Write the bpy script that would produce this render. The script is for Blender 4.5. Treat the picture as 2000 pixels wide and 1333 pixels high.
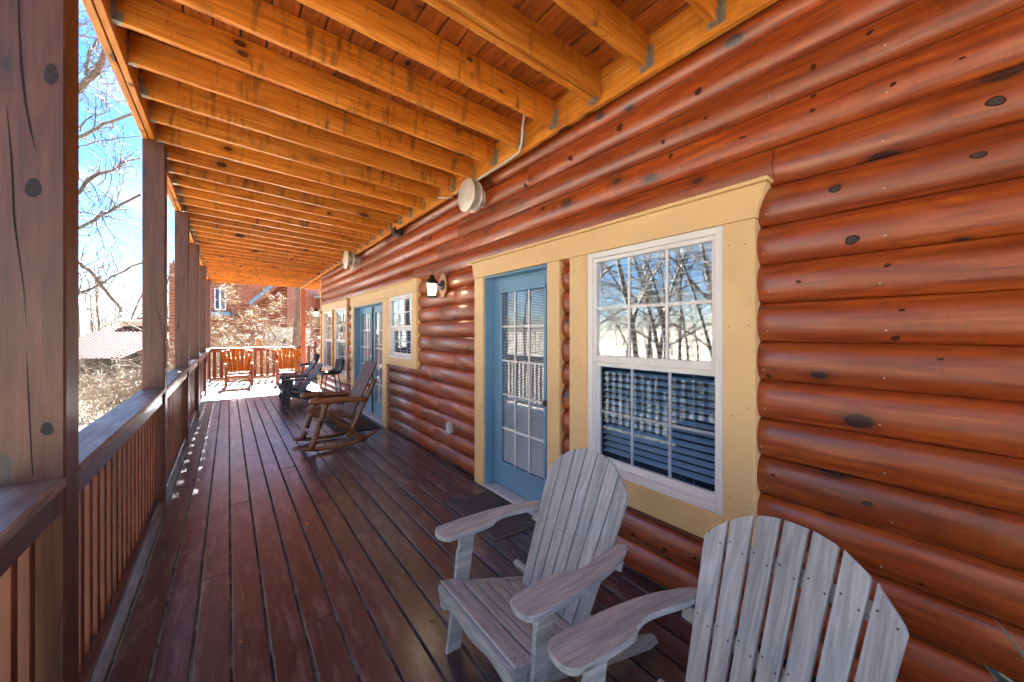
import bpy, bmesh, math, random
from mathutils import Vector, Matrix, noise
R = math.radians
rnd = random.Random(7)
for o in list(bpy.data.objects):
    bpy.data.objects.remove(o)
sc = bpy.context.scene
col = sc.collection

# ------------------------------------------------------------------ camera
H = 1.565
YAW = math.atan(554 / 745)
cam = bpy.data.cameras.new('camera'); camo = bpy.data.objects.new('camera', cam)
col.objects.link(camo)
camo.location = (0, 0, H); camo.rotation_euler = (R(90), 0, -YAW)
cam.sensor_width = 36; cam.sensor_fit = 'HORIZONTAL'
cam.lens = 745 / 2000 * 36; cam.shift_y = -16.5 / 2000
cam.clip_start = 0.02; cam.clip_end = 1500
sc.camera = camo

# ------------------------------------------------------------------ light
SUN_AZ = R(7.6)      # to the right of the porch direction (+Y)
SUN_EL = R(37)
EXPOSURE = 4.85
SKY = 0.10
sund = Vector((math.sin(SUN_AZ) * math.cos(SUN_EL), math.cos(SUN_AZ) * math.cos(SUN_EL), math.sin(SUN_EL)))
sl = bpy.data.lights.new('sun', 'SUN'); sl.energy = 5.0; sl.angle = R(0.53); sl.color = (1, 0.99, 0.97)
so = bpy.data.objects.new('sun', sl); col.objects.link(so)
so.rotation_euler = (-sund).to_track_quat('-Z', 'Y').to_euler()
so.location = (3, 10, 14)
w = bpy.data.worlds.new('World'); sc.world = w; w.use_nodes = True
nt = w.node_tree; nt.nodes.clear()
wo = nt.nodes.new('ShaderNodeOutputWorld'); bg = nt.nodes.new('ShaderNodeBackground')
sky = nt.nodes.new('ShaderNodeTexSky'); sky.sky_type = 'NISHITA'; sky.sun_disc = False
sky.sun_elevation = SUN_EL; sky.sun_rotation = SUN_AZ
sky.altitude = 1500; sky.air_density = 0.9; sky.dust_density = 0.05; sky.ozone_density = 2.0
tc = nt.nodes.new('ShaderNodeTexCoord')
sep = nt.nodes.new('ShaderNodeSeparateXYZ'); nt.links.new(tc.outputs['Generated'], sep.inputs[0])
zz = nt.nodes.new('ShaderNodeMath'); zz.operation = 'MAXIMUM'; zz.inputs[1].default_value = 0.0
nt.links.new(sep.outputs[2], zz.inputs[0])
za = nt.nodes.new('ShaderNodeMath'); za.operation = 'ADD'; za.inputs[1].default_value = 0.22
nt.links.new(zz.outputs[0], za.inputs[0])
dv = nt.nodes.new('ShaderNodeVectorMath'); dv.operation = 'DIVIDE'
cb = nt.nodes.new('ShaderNodeCombineXYZ')
for i in range(3): nt.links.new(za.outputs[0], cb.inputs[i])
nt.links.new(tc.outputs['Generated'], dv.inputs[0]); nt.links.new(cb.outputs[0], dv.inputs[1])
cn = nt.nodes.new('ShaderNodeTexNoise'); cn.inputs['Scale'].default_value = 1.9; cn.inputs['Detail'].default_value = 9
cn.inputs['Roughness'].default_value = 0.55; cn.inputs['Distortion'].default_value = 0.25
nt.links.new(dv.outputs[0], cn.inputs['Vector'])
cr = nt.nodes.new('ShaderNodeValToRGB'); cr.color_ramp.elements[0].position = 0.52; cr.color_ramp.elements[1].position = 0.70
nt.links.new(cn.outputs['Fac'], cr.inputs[0])
cm = nt.nodes.new('ShaderNodeMix'); cm.data_type = 'RGBA'
hs = nt.nodes.new('ShaderNodeHueSaturation'); hs.inputs['Saturation'].default_value = 1.25; hs.inputs['Value'].default_value = 0.145
nt.links.new(sky.outputs[0], hs.inputs['Color'])
nt.links.new(cr.outputs[0], cm.inputs['Factor']); nt.links.new(hs.outputs[0], cm.inputs['A'])
cm.inputs['B'].default_value = (0.50, 0.525, 0.56, 1)
nt.links.new(cm.outputs['Result'], bg.inputs[0]); bg.inputs[1].default_value = SKY
nt.links.new(bg.outputs[0], wo.inputs[0])
sc.view_settings.view_transform = 'Standard'; sc.view_settings.look = 'None'
sc.view_settings.exposure = EXPOSURE; sc.view_settings.gamma = 1.0
sc.view_settings.use_curve_mapping = False

# ------------------------------------------------------------------ materials
class N:
    def __init__(s, name):
        s.m = bpy.data.materials.new(name); s.m.use_nodes = True
        s.t = s.m.node_tree; s.t.nodes.clear()
        s.o = s.t.nodes.new('ShaderNodeOutputMaterial'); s.b = s.t.nodes.new('ShaderNodeBsdfPrincipled')
        s.t.links.new(s.b.outputs[0], s.o.inputs[0])
    def n(s, typ, **k):
        x = s.t.nodes.new('ShaderNode' + typ)
        for a, v in k.items(): setattr(x, a, v)
        return x
    def l(s, a, b): s.t.links.new(a, b)
    def math(s, op, a, b=None, clamp=False):
        x = s.n('Math', operation=op); x.use_clamp = clamp
        for i, v in enumerate((a, b)):
            if v is None: continue
            if isinstance(v, (int, float)): x.inputs[i].default_value = v
            else: s.l(v, x.inputs[i])
        return x.outputs[0]
    def noise(s, vec, scale, detail=4, rough=0.55, dist=0):
        x = s.n('TexNoise'); x.inputs['Scale'].default_value = scale; x.inputs['Detail'].default_value = detail
        x.inputs['Roughness'].default_value = rough; x.inputs['Distortion'].default_value = dist
        if vec is not None: s.l(vec, x.inputs['Vector'])
        return x.outputs['Fac']
    def ramp(s, fac, stops):
        x = s.n('ValToRGB'); e = x.color_ramp.elements
        while len(e) < len(stops): e.new(0.5)
        for i, (p, c) in enumerate(stops):
            e[i].position = p; e[i].color = (*c, 1) if len(c) == 3 else c
        s.l(fac, x.inputs[0]); return x.outputs[0]
    def mix(s, fac, a, b, mode='MIX'):
        x = s.n('Mix', data_type='RGBA', blend_type=mode)
        for nm, v in (('Factor', fac), ('A', a), ('B', b)):
            if isinstance(v, (int, float)): x.inputs[nm].default_value = v
            elif isinstance(v, tuple): x.inputs[nm].default_value = (*v[:3], 1)
            else: s.l(v, x.inputs[nm])
        return x.outputs['Result']
    def coords(s, scale=(1, 1, 1), rand=True):
        tc = s.n('TexCoord'); mp = s.n('Mapping'); mp.inputs['Scale'].default_value = scale
        if rand:
            oi = s.n('ObjectInfo'); c3 = s.n('CombineXYZ')
            a = s.math('MULTIPLY', oi.outputs['Random'], 37.0); b = s.math('MULTIPLY', oi.outputs['Random'], 91.0)
            c = s.math('MULTIPLY', oi.outputs['Random'], 53.0)
            s.l(a, c3.inputs[0]); s.l(b, c3.inputs[1]); s.l(c, c3.inputs[2])
            ad = s.n('VectorMath', operation='ADD'); s.l(tc.outputs['Object'], ad.inputs[0]); s.l(c3.outputs[0], ad.inputs[1])
            s.l(ad.outputs[0], mp.inputs[0])
        else: s.l(tc.outputs['Object'], mp.inputs[0])
        return mp.outputs[0]
    def bump(s, h, strength=0.3, dist=0.002):
        x = s.n('Bump'); x.inputs['Strength'].default_value = strength; x.inputs['Distance'].default_value = dist
        s.l(h, x.inputs['Height']); s.l(x.outputs[0], s.b.inputs['Normal']); return x

def axscale(axis, along, across):
    v = [across] * 3; v['xyz'.index(axis)] = along; return tuple(v)

def wood(name, base, dark, light, axis='y', rough=0.45, coat=0.0, knots=1.0, knotc=(0.02, 0.012, 0.01), bump=0.25,
         grain=1.0, vary=0.25, stain=0.0, stainc=(0.02, 0.015, 0.01), kscale=1.0, mott=0.5, spec=0.5, crack=0.0, coatr=0.25,
         kfill=0.4, wear=None):
    s = N(name)
    v = s.coords(axscale(axis, 1.0, 14.0))
    n1 = s.noise(v, 2.2 * grain, 6, 0.6, 0.4)
    vf = s.coords(axscale(axis, 2.5, 90.0))
    n2 = s.noise(vf, 3.0 * grain, 3, 0.6)
    vb = s.coords(axscale(axis, 0.9, 2.6))
    n3 = s.noise(vb, 1.7, 4, 0.6)
    # growth rings seen as cathedral figure
    vw = s.coords(axscale(axis, 0.55, 5.0))
    nw = s.noise(vw, 1.4, 2, 0.5)
    rings = s.math('SINE', s.math('MULTIPLY', nw, 70.0 * grain))
    rings = s.math('MULTIPLY_ADD', rings, 0.5); 
    s.t.nodes[-1].inputs[2].default_value = 0.5
    c = s.ramp(n1, [(0.28, dark), (0.5, base), (0.74, light)])
    c = s.mix(s.math('MULTIPLY', rings, 0.34), c, dark)
    c = s.mix(s.math('MULTIPLY', n3, mott), c, s.mix(0.5, base, dark))
    fine = s.math('MULTIPLY_ADD', n2, 0.5); s.t.nodes[-1].inputs[2].default_value = 0.75
    cc = s.n('CombineXYZ'); [s.l(fine, cc.inputs[i]) for i in range(3)]
    c = s.mix(1.0, c, cc.outputs[0], 'MULTIPLY')
    height = s.math('ADD', s.math('MULTIPLY', n2, 0.6), s.math('MULTIPLY', n1, 0.5))
    if knots > 0:
        vk = s.coords(axscale(axis, 4.2 * kscale, 7.2 * kscale))
        wob = s.noise(s.coords((1, 1, 1)), 9, 2)
        vo = s.n('TexVoronoi'); vo.inputs['Scale'].default_value = 1.0
        s.l(vk, vo.inputs['Vector'])
        d = s.math('ADD', vo.outputs['Distance'], s.math('MULTIPLY', s.math('SUBTRACT', wob, 0.5), 0.12))
        sp = s.n('SeparateColor'); s.l(vo.outputs['Color'], sp.inputs[0])
        sel = s.math('GREATER_THAN', sp.outputs[0], 1 - 0.5 * knots)
        size = s.math('MULTIPLY_ADD', s.math('POWER', sp.outputs[1], 2.0), 0.20); s.t.nodes[-1].inputs[2].default_value = 0.075
        q = s.math('DIVIDE', d, size)
        halo = s.math('MULTIPLY', s.math('SUBTRACT', 1.0, s.math('MULTIPLY', q, 0.42), True), sel)
        rim = s.n('MapRange'); rim.inputs[1].default_value = 1.06; rim.inputs[2].default_value = 0.86
        s.l(q, rim.inputs[0]); core = s.math('MULTIPLY', rim.outputs[0], sel)
        inner = s.n('MapRange'); inner.inputs[1].default_value = 0.8; inner.inputs[2].default_value = 0.5
        s.l(q, inner.inputs[0]); inn = s.math('MULTIPLY', s.math('MULTIPLY', inner.outputs[0], sel), kfill)
        c = s.mix(s.math('MULTIPLY', halo, 0.75), c, s.mix(0.75, dark, knotc))
        c = s.mix(s.math('MULTIPLY', core, 0.93), c, knotc)
        c = s.mix(inn, c, s.mix(0.7, dark, knotc))
        height = s.math('SUBTRACT', height, s.math('MULTIPLY', core, 0.8))
    if stain > 0:
        vs = s.coords((5.0, 5.0, 0.9)); ns = s.noise(vs, 3.2, 5, 0.65)
        ns2 = s.noise(s.coords((1, 1, 1)), 1.1, 3)
        st = s.n('MapRange'); st.inputs[1].default_value = 0.585; st.inputs[2].default_value = 0.74
        s.l(s.math('ADD', s.math('MULTIPLY', ns, 0.8), s.math('MULTIPLY', ns2, 0.28)), st.inputs[0])
        c = s.mix(s.math('MULTIPLY', st.outputs[0], stain), c, stainc)
    if crack > 0:
        vc = s.coords(axscale(axis, 0.42, 7.0)); nc = s.noise(vc, 1.2, 1.2, 0.35)
        ab = s.math('ABSOLUTE', s.math('SUBTRACT', nc, 0.5))
        ck = s.n('MapRange'); ck.inputs[1].default_value = 0.006; ck.inputs[2].default_value = 0.0015
        s.l(ab, ck.inputs[0])
        gate = s.math('GREATER_THAN', s.noise(s.coords((1, 1, 1)), 1.1, 1), 0.50)
        ckk = s.math('MULTIPLY', s.math('MULTIPLY', ck.outputs[0], gate), crack)
        c = s.mix(ckk, c, (0.008, 0.005, 0.005)); height = s.math('SUBTRACT', height, s.math('MULTIPLY', ckk, 1.5))
    if wear:
        vn = s.noise(s.coords(axscale(axis, 1.0, 5.5)), 2.4, 8, 0.7)
        wr = s.n('MapRange'); wr.inputs[1].default_value = 0.5; wr.inputs[2].default_value = 0.72
        s.l(vn, wr.inputs[0]); c = s.mix(s.math('MULTIPLY', wr.outputs[0], wear[1]), c, wear[0])
    oi = s.n('ObjectInfo'); hv = s.n('HueSaturation')
    val = s.math('MULTIPLY_ADD', oi.outputs['Random'], vary); s.t.nodes[-1].inputs[2].default_value = 1 - vary / 2
    s.l(val, hv.inputs['Value']); s.l(c, hv.inputs['Color'])
    s.l(hv.outputs[0], s.b.inputs['Base Color'])
    rr = s.math('MULTIPLY_ADD', n3, 0.28); s.t.nodes[-1].inputs[2].default_value = rough - 0.14
    s.l(rr, s.b.inputs['Roughness'])
    s.b.inputs['Specular IOR Level'].default_value = spec
    s.b.inputs['Coat Weight'].default_value = coat; s.b.inputs['Coat Roughness'].default_value = coatr
    s.bump(height, bump, 0.003)
    return s.m

def plain(name, c, rough=0.5, metal=0.0, var=0.12, bump=0.05, scale=8, spec=0.5, dirt=None, coat=0, rand=True):
    s = N(name)
    n = s.noise(s.coords((1, 1, 1), rand), scale, 6, 0.6)
    a = tuple(x * (1 - var) for x in c); b = tuple(min(1, x * (1 + var)) for x in c)
    cc = s.ramp(n, [(0.3, a), (0.7, b)])
    if dirt:
        n2 = s.noise(s.coords((1, 1, 1), rand), scale * 0.6, 8, 0.7)
        mr = s.n('MapRange'); mr.inputs[1].default_value = 0.52; mr.inputs[2].default_value = 0.75
        s.l(n2, mr.inputs[0]); cc = s.mix(s.math('MULTIPLY', mr.outputs[0], dirt[1]), cc, dirt[0])
    s.l(cc, s.b.inputs['Base Color'])
    s.l(s.math('MULTIPLY_ADD', n, 0.2), s.b.inputs['Roughness']); s.t.nodes[-1].inputs[2].default_value = rough - 0.1
    s.b.inputs['Metallic'].default_value = metal; s.b.inputs['Specular IOR Level'].default_value = spec
    s.b.inputs['Coat Weight'].default_value = coat
    s.bump(s.noise(s.coords((1, 1, 1), rand), scale * 6, 4), bump, 0.002)
    return s.m

M = {}
M['log'] = wood('log_stain', (0.42, 0.078, 0.013), (0.13, 0.018, 0.005), (0.62, 0.165, 0.024), 'y', rough=0.34, coat=0.6,
                coatr=0.28, knots=0.75, knotc=(0.030, 0.020, 0.022), bump=0.14, vary=0.36, mott=0.55, spec=0.6, kfill=0.6, stain=0.3, stainc=(0.05, 0.012, 0.006))
M['ceil'] = wood('joist_pine', (0.74, 0.272, 0.022), (0.38, 0.09, 0.009), (0.82, 0.43, 0.10), 'x', rough=0.5, knots=0.55,
                 knotc=(0.05, 0.012, 0.004), bump=0.25, vary=0.32, stain=0.9, stainc=(0.05, 0.028, 0.012), mott=0.45, kscale=0.9)
M['ceily'] = wood('beam_pine', (0.74, 0.272, 0.022), (0.42, 0.11, 0.010), (0.82, 0.46, 0.11), 'y', rough=0.5, knots=0.45,
                  knotc=(0.05, 0.012, 0.004), bump=0.15, vary=0.15, stain=0.3, stainc=(0.09, 0.05, 0.02), mott=0.3)
M['ceilb'] = wood('ceiling_board_pine', (0.44, 0.115, 0.015), (0.19, 0.035, 0.006), (0.58, 0.20, 0.03), 'y', rough=0.5,
                  knots=0.6, bump=0.15, vary=0.4, stain=0.8, stainc=(0.035, 0.022, 0.015))
M['post'] = wood('post_stain', (0.115, 0.040, 0.024), (0.055, 0.017, 0.012), (0.17, 0.065, 0.038), 'z', rough=0.48, knots=0.8,
                 knotc=(0.03, 0.025, 0.028), bump=0.25, vary=0.15, crack=1.0, coat=0.1, mott=0.4)
M['balu'] = wood('baluster_stain', (0.15, 0.036, 0.013), (0.065, 0.014, 0.007), (0.22, 0.062, 0.020), 'z', rough=0.45, knots=0.3,
                 bump=0.2, vary=0.3)
M['raily'] = wood('rail_stain', (0.115, 0.048, 0.036), (0.05, 0.02, 0.016), (0.19, 0.10, 0.08), 'y', rough=0.34, knots=0.4,
                  bump=0.2, vary=0.2, coat=0.3, crack=0.8)
M['cap'] = wood('worn_cap_rail', (0.24, 0.18, 0.155), (0.11, 0.065, 0.055), (0.38, 0.31, 0.28), 'y', rough=0.5, knots=0.4, bump=0.3, vary=0.2, coat=0.08, crack=1.0,
                wear=((0.44, 0.41, 0.39), 0.9))
M['deckpale'] = wood('pale_deck_edge_board', (0.17, 0.15, 0.16), (0.08, 0.06, 0.065), (0.27, 0.26, 0.28), 'y', rough=0.4, knots=0.3, bump=0.3, vary=0.2, coat=0.4,
                wear=((0.30, 0.33, 0.37), 0.7))  # edge board, a paler and bluer grey than the other deck boards
M['railx'] = wood('end_rail_stain', (0.22, 0.045, 0.018), (0.09, 0.018, 0.010), (0.30, 0.07, 0.028), 'x', rough=0.4, knots=0.3,
                  bump=0.2, vary=0.2)
M['deck'] = wood('deck_stain', (0.074, 0.040, 0.052), (0.030, 0.014, 0.020), (0.125, 0.076, 0.092), 'y', rough=0.33,
                 knots=0.35, knotc=(0.012, 0.006, 0.006), bump=0.28, vary=0.35, coat=0.75, coatr=0.24, mott=0.5,
                 wear=((0.27, 0.225, 0.25), 0.7), stain=0.45, stainc=(0.018, 0.006, 0.006))  # wear colour raised so that it doubles as the boards' sky sheen
M['grey'] = wood('weathered_grey_wood', (0.47, 0.515, 0.55), (0.24, 0.26, 0.28), (0.65, 0.69, 0.72), 'x', rough=0.62, knots=0.25,
                 knotc=(0.16, 0.14, 0.13), bump=0.4, vary=0.2, mott=0.2, grain=1.5, kscale=1.6, wear=((0.31, 0.34, 0.37), 0.55))
M['greyz'] = wood('weathered_grey_back', (0.47, 0.515, 0.55), (0.24, 0.26, 0.28), (0.65, 0.69, 0.72), 'z', rough=0.62, knots=0.28,
                  knotc=(0.16, 0.14, 0.13), bump=0.4, vary=0.22, mott=0.2, grain=1.5, kscale=1.6, wear=((0.31, 0.34, 0.37), 0.55))
M['greyy'] = wood('weathered_grey_seat', (0.47, 0.51, 0.54), (0.24, 0.26, 0.28), (0.65, 0.68, 0.71), 'y', rough=0.62, knots=0.28,
                  knotc=(0.16, 0.14, 0.13), bump=0.4, vary=0.22, mott=0.2, grain=1.5, kscale=1.6, wear=((0.31, 0.34, 0.37), 0.55))
M['trim'] = plain('tan_trim_paint', (0.82, 0.575, 0.285), 0.5, var=0.05, bump=0.12, scale=3, dirt=((0.55, 0.33, 0.12), 0.35))
M['white'] = plain('white_vinyl', (0.86, 0.86, 0.86), 0.35, var=0.02, bump=0.02, scale=4)
M['blue'] = plain('blue_door_paint', (0.17, 0.35, 0.54), 0.38, var=0.05, bump=0.05, scale=3, coat=0.15)
M['sill'] = plain('sill_metal', (0.62, 0.66, 0.70), 0.4, metal=0.3, var=0.08, bump=0.05)
M['galv'] = plain('galvanised_steel', (0.42, 0.43, 0.38), 0.5, metal=0.75, var=0.3, bump=0.2, scale=30, dirt=((0.16, 0.13, 0.09), 0.6))
M['stainl'] = plain('brushed_vent_metal', (0.72, 0.69, 0.64), 0.42, metal=0.35, var=0.1, scale=14, dirt=((0.45, 0.36, 0.27), 0.4))
M['black'] = plain('black_metal', (0.02, 0.021, 0.023), 0.42, var=0.2, bump=0.08)
M['leather'] = plain('navy_black_leather', (0.022, 0.030, 0.042), 0.42, var=0.15, bump=0.15, scale=20)
M['char'] = wood('charcoal_board', (0.050, 0.056, 0.064), (0.03, 0.034, 0.04), (0.085, 0.09, 0.10), 'x', rough=0.5, knots=0, bump=0.2, vary=0.2)
M['rubber'] = plain('rubber_mat', (0.10, 0.098, 0.105), 0.6, var=0.25, bump=0.3, scale=40, dirt=((0.09, 0.08, 0.08), 0.4))
M['matflat'] = plain('black_mat', (0.022, 0.024, 0.028), 0.75, var=0.25, bump=0.3, scale=40)
M['logr'] = wood('varnished_log', (0.24, 0.085, 0.030), (0.07, 0.022, 0.010), (0.42, 0.18, 0.065), 'x', rough=0.32, knots=0.8, coat=0.5,
                 bump=0.35, vary=0.3, kscale=2.0)
M['logs'] = wood('varnished_slat', (0.17, 0.080, 0.045), (0.07, 0.028, 0.016), (0.30, 0.155, 0.09), 'z', rough=0.5, knots=0.6, coat=0.05,
                 bump=0.3, vary=0.35, kscale=1.6, spec=0.3)
M['orange'] = wood('orange_varnished_slat', (0.58, 0.19, 0.016), (0.30, 0.06, 0.006), (0.72, 0.30, 0.04), 'z', rough=0.35, knots=0.8,
                   coat=0.3, bump=0.2, vary=0.45, kscale=1.4)
M['cable'] = plain('grey_cable', (0.55, 0.56, 0.54), 0.5, var=0.1)
M['outlet'] = plain('grey_plastic', (0.60, 0.62, 0.64), 0.5, var=0.05)
M['slat'] = plain('white_blind', (0.80, 0.82, 0.84), 0.45, var=0.02, bump=0.0)
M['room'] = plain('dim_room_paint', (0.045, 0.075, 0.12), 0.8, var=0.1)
M['mapple'] = wood('lamp_plaque', (0.62, 0.30, 0.075), (0.42, 0.16, 0.03), (0.75, 0.42, 0.13), 'z', rough=0.4, knots=0.2, coat=0.4)
M['screw'] = plain('dark_screw', (0.045, 0.047, 0.05), 0.5, metal=0.4)
M['chrome'] = plain('satin_nickel', (0.65, 0.63, 0.60), 0.25, metal=0.9, var=0.05)
M['terra'] = plain('dark_planter_glaze', (0.06, 0.07, 0.09), 0.35, var=0.2)
M['soil'] = plain('potting_soil', (0.03, 0.02, 0.015), 0.9, var=0.4, bump=0.5, scale=40)

def glass(name, refl, tint, rough=0.0):
    s = N(name); s.t.nodes.remove(s.b)
    g = s.n('BsdfGlossy'); g.inputs['Roughness'].default_value = rough; g.inputs['Color'].default_value = (0.95, 0.98, 1, 1)
    t = s.n('BsdfTransparent'); t.inputs['Color'].default_value = (*tint, 1)
    ge = s.n('NewGeometry'); dt = s.n('VectorMath', operation='DOT_PRODUCT'); s.l(ge.outputs['Incoming'], dt.inputs[0]); s.l(ge.outputs['Normal'], dt.inputs[1])
    sch = s.math('POWER', s.math('SUBTRACT', 1.0, s.math('ABSOLUTE', dt.outputs['Value']), True), 5.0)
    fac = s.math('ADD', s.math('MULTIPLY', sch, 0.9), refl, True)
    mx = s.n('MixShader'); s.l(fac, mx.inputs[0]); s.l(t.outputs[0], mx.inputs[1]); s.l(g.outputs[0], mx.inputs[2])
    s.l(mx.outputs[0], s.o.inputs[0]); return s.m
M['glass'] = glass('window_glass', 0.20, (0.94, 0.97, 0.99))
M['glasslow'] = glass('blue_tinted_window_glass', 0.03, (0.74, 0.86, 0.96))  # bluer and less reflective than the plain window glass
M['glassdoor'] = glass('door_glass', 0.06, (0.96, 0.98, 1.0))
def emis(name, c, st):
    s = N(name); s.b.inputs['Base Color'].default_value = (*c, 1)
    s.b.inputs['Emission Color'].default_value = (*c, 1); s.b.inputs['Emission Strength'].default_value = st
    return s.m
M['lampglass'] = emis('lit_frosted_glass', (1.0, 0.90, 0.72), 0.09)
M['lampoff'] = plain('pale_frosted_glass', (0.80, 0.80, 0.76), 0.3, var=0.03)

def bark(name, a, b, sc_=(6, 6, 1.6)):
    s = N(name); v = s.coords(sc_, False); n = s.noise(v, 4, 8, 0.7)
    n2 = s.noise(s.coords((1, 1, 1), False), 3, 3)
    c = s.ramp(n, [(0.35, a), (0.62, b)]); c = s.mix(s.math('MULTIPLY', n2, 0.4), c, a)
    s.l(c, s.b.inputs['Base Color']); s.b.inputs['Roughness'].default_value = 0.85
    s.bump(n, 0.8, 0.02); return s.m
M['bark'] = bark('grey_bark', (0.06, 0.048, 0.038), (0.21, 0.175, 0.14))
M['barkp'] = bark('pale_twig_bark', (0.13, 0.095, 0.065), (0.30, 0.235, 0.17))
M['leafb'] = plain('dry_beech_leaf', (0.33, 0.27, 0.17), 0.7, var=0.3, scale=3)
M['leafd'] = plain('dry_brown_leaf', (0.38, 0.24, 0.13), 0.7, var=0.35, scale=30)

def ground_mat():
    s = N('leaf_litter'); v = s.coords((1, 1, 1), False)
    n1 = s.noise(v, 0.35, 8, 0.7); n2 = s.noise(v, 6.0, 10, 0.8)
    vo = s.n('TexVoronoi'); vo.inputs['Scale'].default_value = 7.0; s.l(v, vo.inputs['Vector'])
    c = s.ramp(n2, [(0.3, (0.07, 0.058, 0.045)), (0.5, (0.23, 0.20, 0.165)), (0.68, (0.40, 0.355, 0.29))])
    c = s.mix(s.math('MULTIPLY', n1, 0.6), c, s.mix(0.4, (0.20, 0.17, 0.10), vo.outputs['Color'], 'MULTIPLY'))
    s.l(c, s.b.inputs['Base Color']); s.b.inputs['Roughness'].default_value = 0.95
    s.b.inputs['Specular IOR Level'].default_value = 0.1
    s.bump(s.math('ADD', n2, vo.outputs['Distance']), 0.9, 0.12); return s.m
M['ground'] = ground_mat()
def ribroof():
    s = N('faded_red_metal_roof'); n = s.noise(s.coords((1, 1, 1), False), 1.6, 6, 0.6)
    c = s.ramp(n, [(0.3, (0.105, 0.046, 0.040)), (0.7, (0.15, 0.075, 0.066))])
    s.l(c, s.b.inputs['Base Color']); s.b.inputs['Roughness'].default_value = 0.42; return s.m
M['roof'] = ribroof()
M['seam'] = plain('shade_toned_roof_seam', (0.08, 0.030, 0.026), 0.6, var=0.2)  # ribs coloured darker to stand in for side shadows the sun leaves out
M['redlog'] = wood('neighbour_log', (0.30, 0.10, 0.055), (0.15, 0.045, 0.025), (0.40, 0.15, 0.085), 'x', rough=0.6, knots=0.3, vary=0.2)
M['bluetrim'] = plain('blue_trim', (0.12, 0.24, 0.38), 0.5)
M['tanboard'] = plain('tan_siding', (0.50, 0.42, 0.30), 0.6, var=0.1)
M['darkwall'] = plain('dark_shed_wall', (0.05, 0.045, 0.045), 0.7, var=0.2)
M['palewall'] = plain('pale_shed_wall', (0.50, 0.50, 0.47), 0.6)
M['shingle'] = plain('grey_roof', (0.36, 0.38, 0.41), 0.6, var=0.1)
M['debris'] = plain('gap_blocking_debris', (0.035, 0.03, 0.025), 0.95, var=0.6, bump=0.5, scale=30, dirt=((0.22, 0.21, 0.17), 0.7))
M['leafg'] = None
def variegated():
    s = N('variegated_leaf'); tc = s.n('TexCoord'); sp = s.n('SeparateXYZ'); s.l(tc.outputs['UV'], sp.inputs[0])
    e = s.math('ABSOLUTE', s.math('SUBTRACT', sp.outputs[0], 0.5))
    e = s.math('ADD', e, s.math('MULTIPLY', s.noise(s.coords((1, 1, 1)), 30, 3), 0.12))
    c = s.ramp(e, [(0.40, (0.02, 0.085, 0.07)), (0.47, (0.55, 0.62, 0.45))])
    s.l(c, s.b.inputs['Base Color']); s.b.inputs['Roughness'].default_value = 0.4; return s.m
M['leafg'] = variegated()

# ------------------------------------------------------------------ geometry helpers
def link(o, parent=None):
    col.objects.link(o)
    if parent is not None: o.parent = parent
    return o
def tag(o, label=None, cat=None, group=None, kind=None):
    if label: o['label'] = label
    if cat: o['category'] = cat
    if group: o['group'] = group
    if kind: o['kind'] = kind
    return o
def empty(name, loc=(0, 0, 0), rz=0, **k):
    o = bpy.data.objects.new(name, None); o.empty_display_size = 0.1
    o.location = loc; o.rotation_euler = (0, 0, rz); link(o); return tag(o, **k)
def mobj(name, verts, faces, mat, parent=None, smooth=False, uvs=None):
    me = bpy.data.meshes.new(name); me.from_pydata([tuple(v) for v in verts], [], faces)
    if smooth: me.polygons.foreach_set('use_smooth', [True] * len(me.polygons))
    if uvs:
        ul = me.uv_layers.new(name='UVMap')
        for i, l in enumerate(me.loops): ul.data[i].uv = uvs[l.vertex_index]
    me.materials.append(mat); me.update()
    return link(bpy.data.objects.new(name, me), parent)
_bc = {}
def cbox_data(sx, sy, sz, b):
    """chamfered box centred on the origin"""
    hx, hy, hz = sx / 2, sy / 2, sz / 2
    b = min(b, hx * 0.6, hy * 0.6, hz * 0.6)
    V = []; idx = {}
    for i in (-1, 1):
        for j in (-1, 1):
            for k in (-1, 1):
                for a, p in enumerate(((i * hx, j * (hy - b), k * (hz - b)), (i * (hx - b), j * hy, k * (hz - b)), (i * (hx - b), j * (hy - b), k * hz))):
                    idx[(i, j, k, a)] = len(V); V.append(p)
    F = []
    g = lambda i, j, k, a: idx[(i, j, k, a)]
    def quad(l, n):
        p = [Vector(V[q]) for q in l]
        nn = (p[1] - p[0]).cross(p[2] - p[0])
        if nn.dot(Vector(n)) < 0: l = l[::-1]
        F.append(l)
    for s_ in (-1, 1):
        quad([g(s_, -1, -1, 0), g(s_, 1, -1, 0), g(s_, 1, 1, 0), g(s_, -1, 1, 0)], (s_, 0, 0))
        quad([g(-1, s_, -1, 1), g(1, s_, -1, 1), g(1, s_, 1, 1), g(-1, s_, 1, 1)], (0, s_, 0))
        quad([g(-1, -1, s_, 2), g(1, -1, s_, 2), g(1, 1, s_, 2), g(-1, 1, s_, 2)], (0, 0, s_))
    for a_ in (-1, 1):
        for b_ in (-1, 1):
            quad([g(a_, b_, -1, 0), g(a_, b_, 1, 0), g(a_, b_, 1, 1), g(a_, b_, -1, 1)], (a_, b_, 0))
            quad([g(a_, -1, b_, 0), g(a_, 1, b_, 0), g(a_, 1, b_, 2), g(a_, -1, b_, 2)], (a_, 0, b_))
            quad([g(-1, a_, b_, 1), g(1, a_, b_, 1), g(1, a_, b_, 2), g(-1, a_, b_, 2)], (0, a_, b_))
            for c_ in (-1, 1): quad([g(a_, b_, c_, 0), g(a_, b_, c_, 1), g(a_, b_, c_, 2)], (a_, b_, c_))
    return V, F
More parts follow.
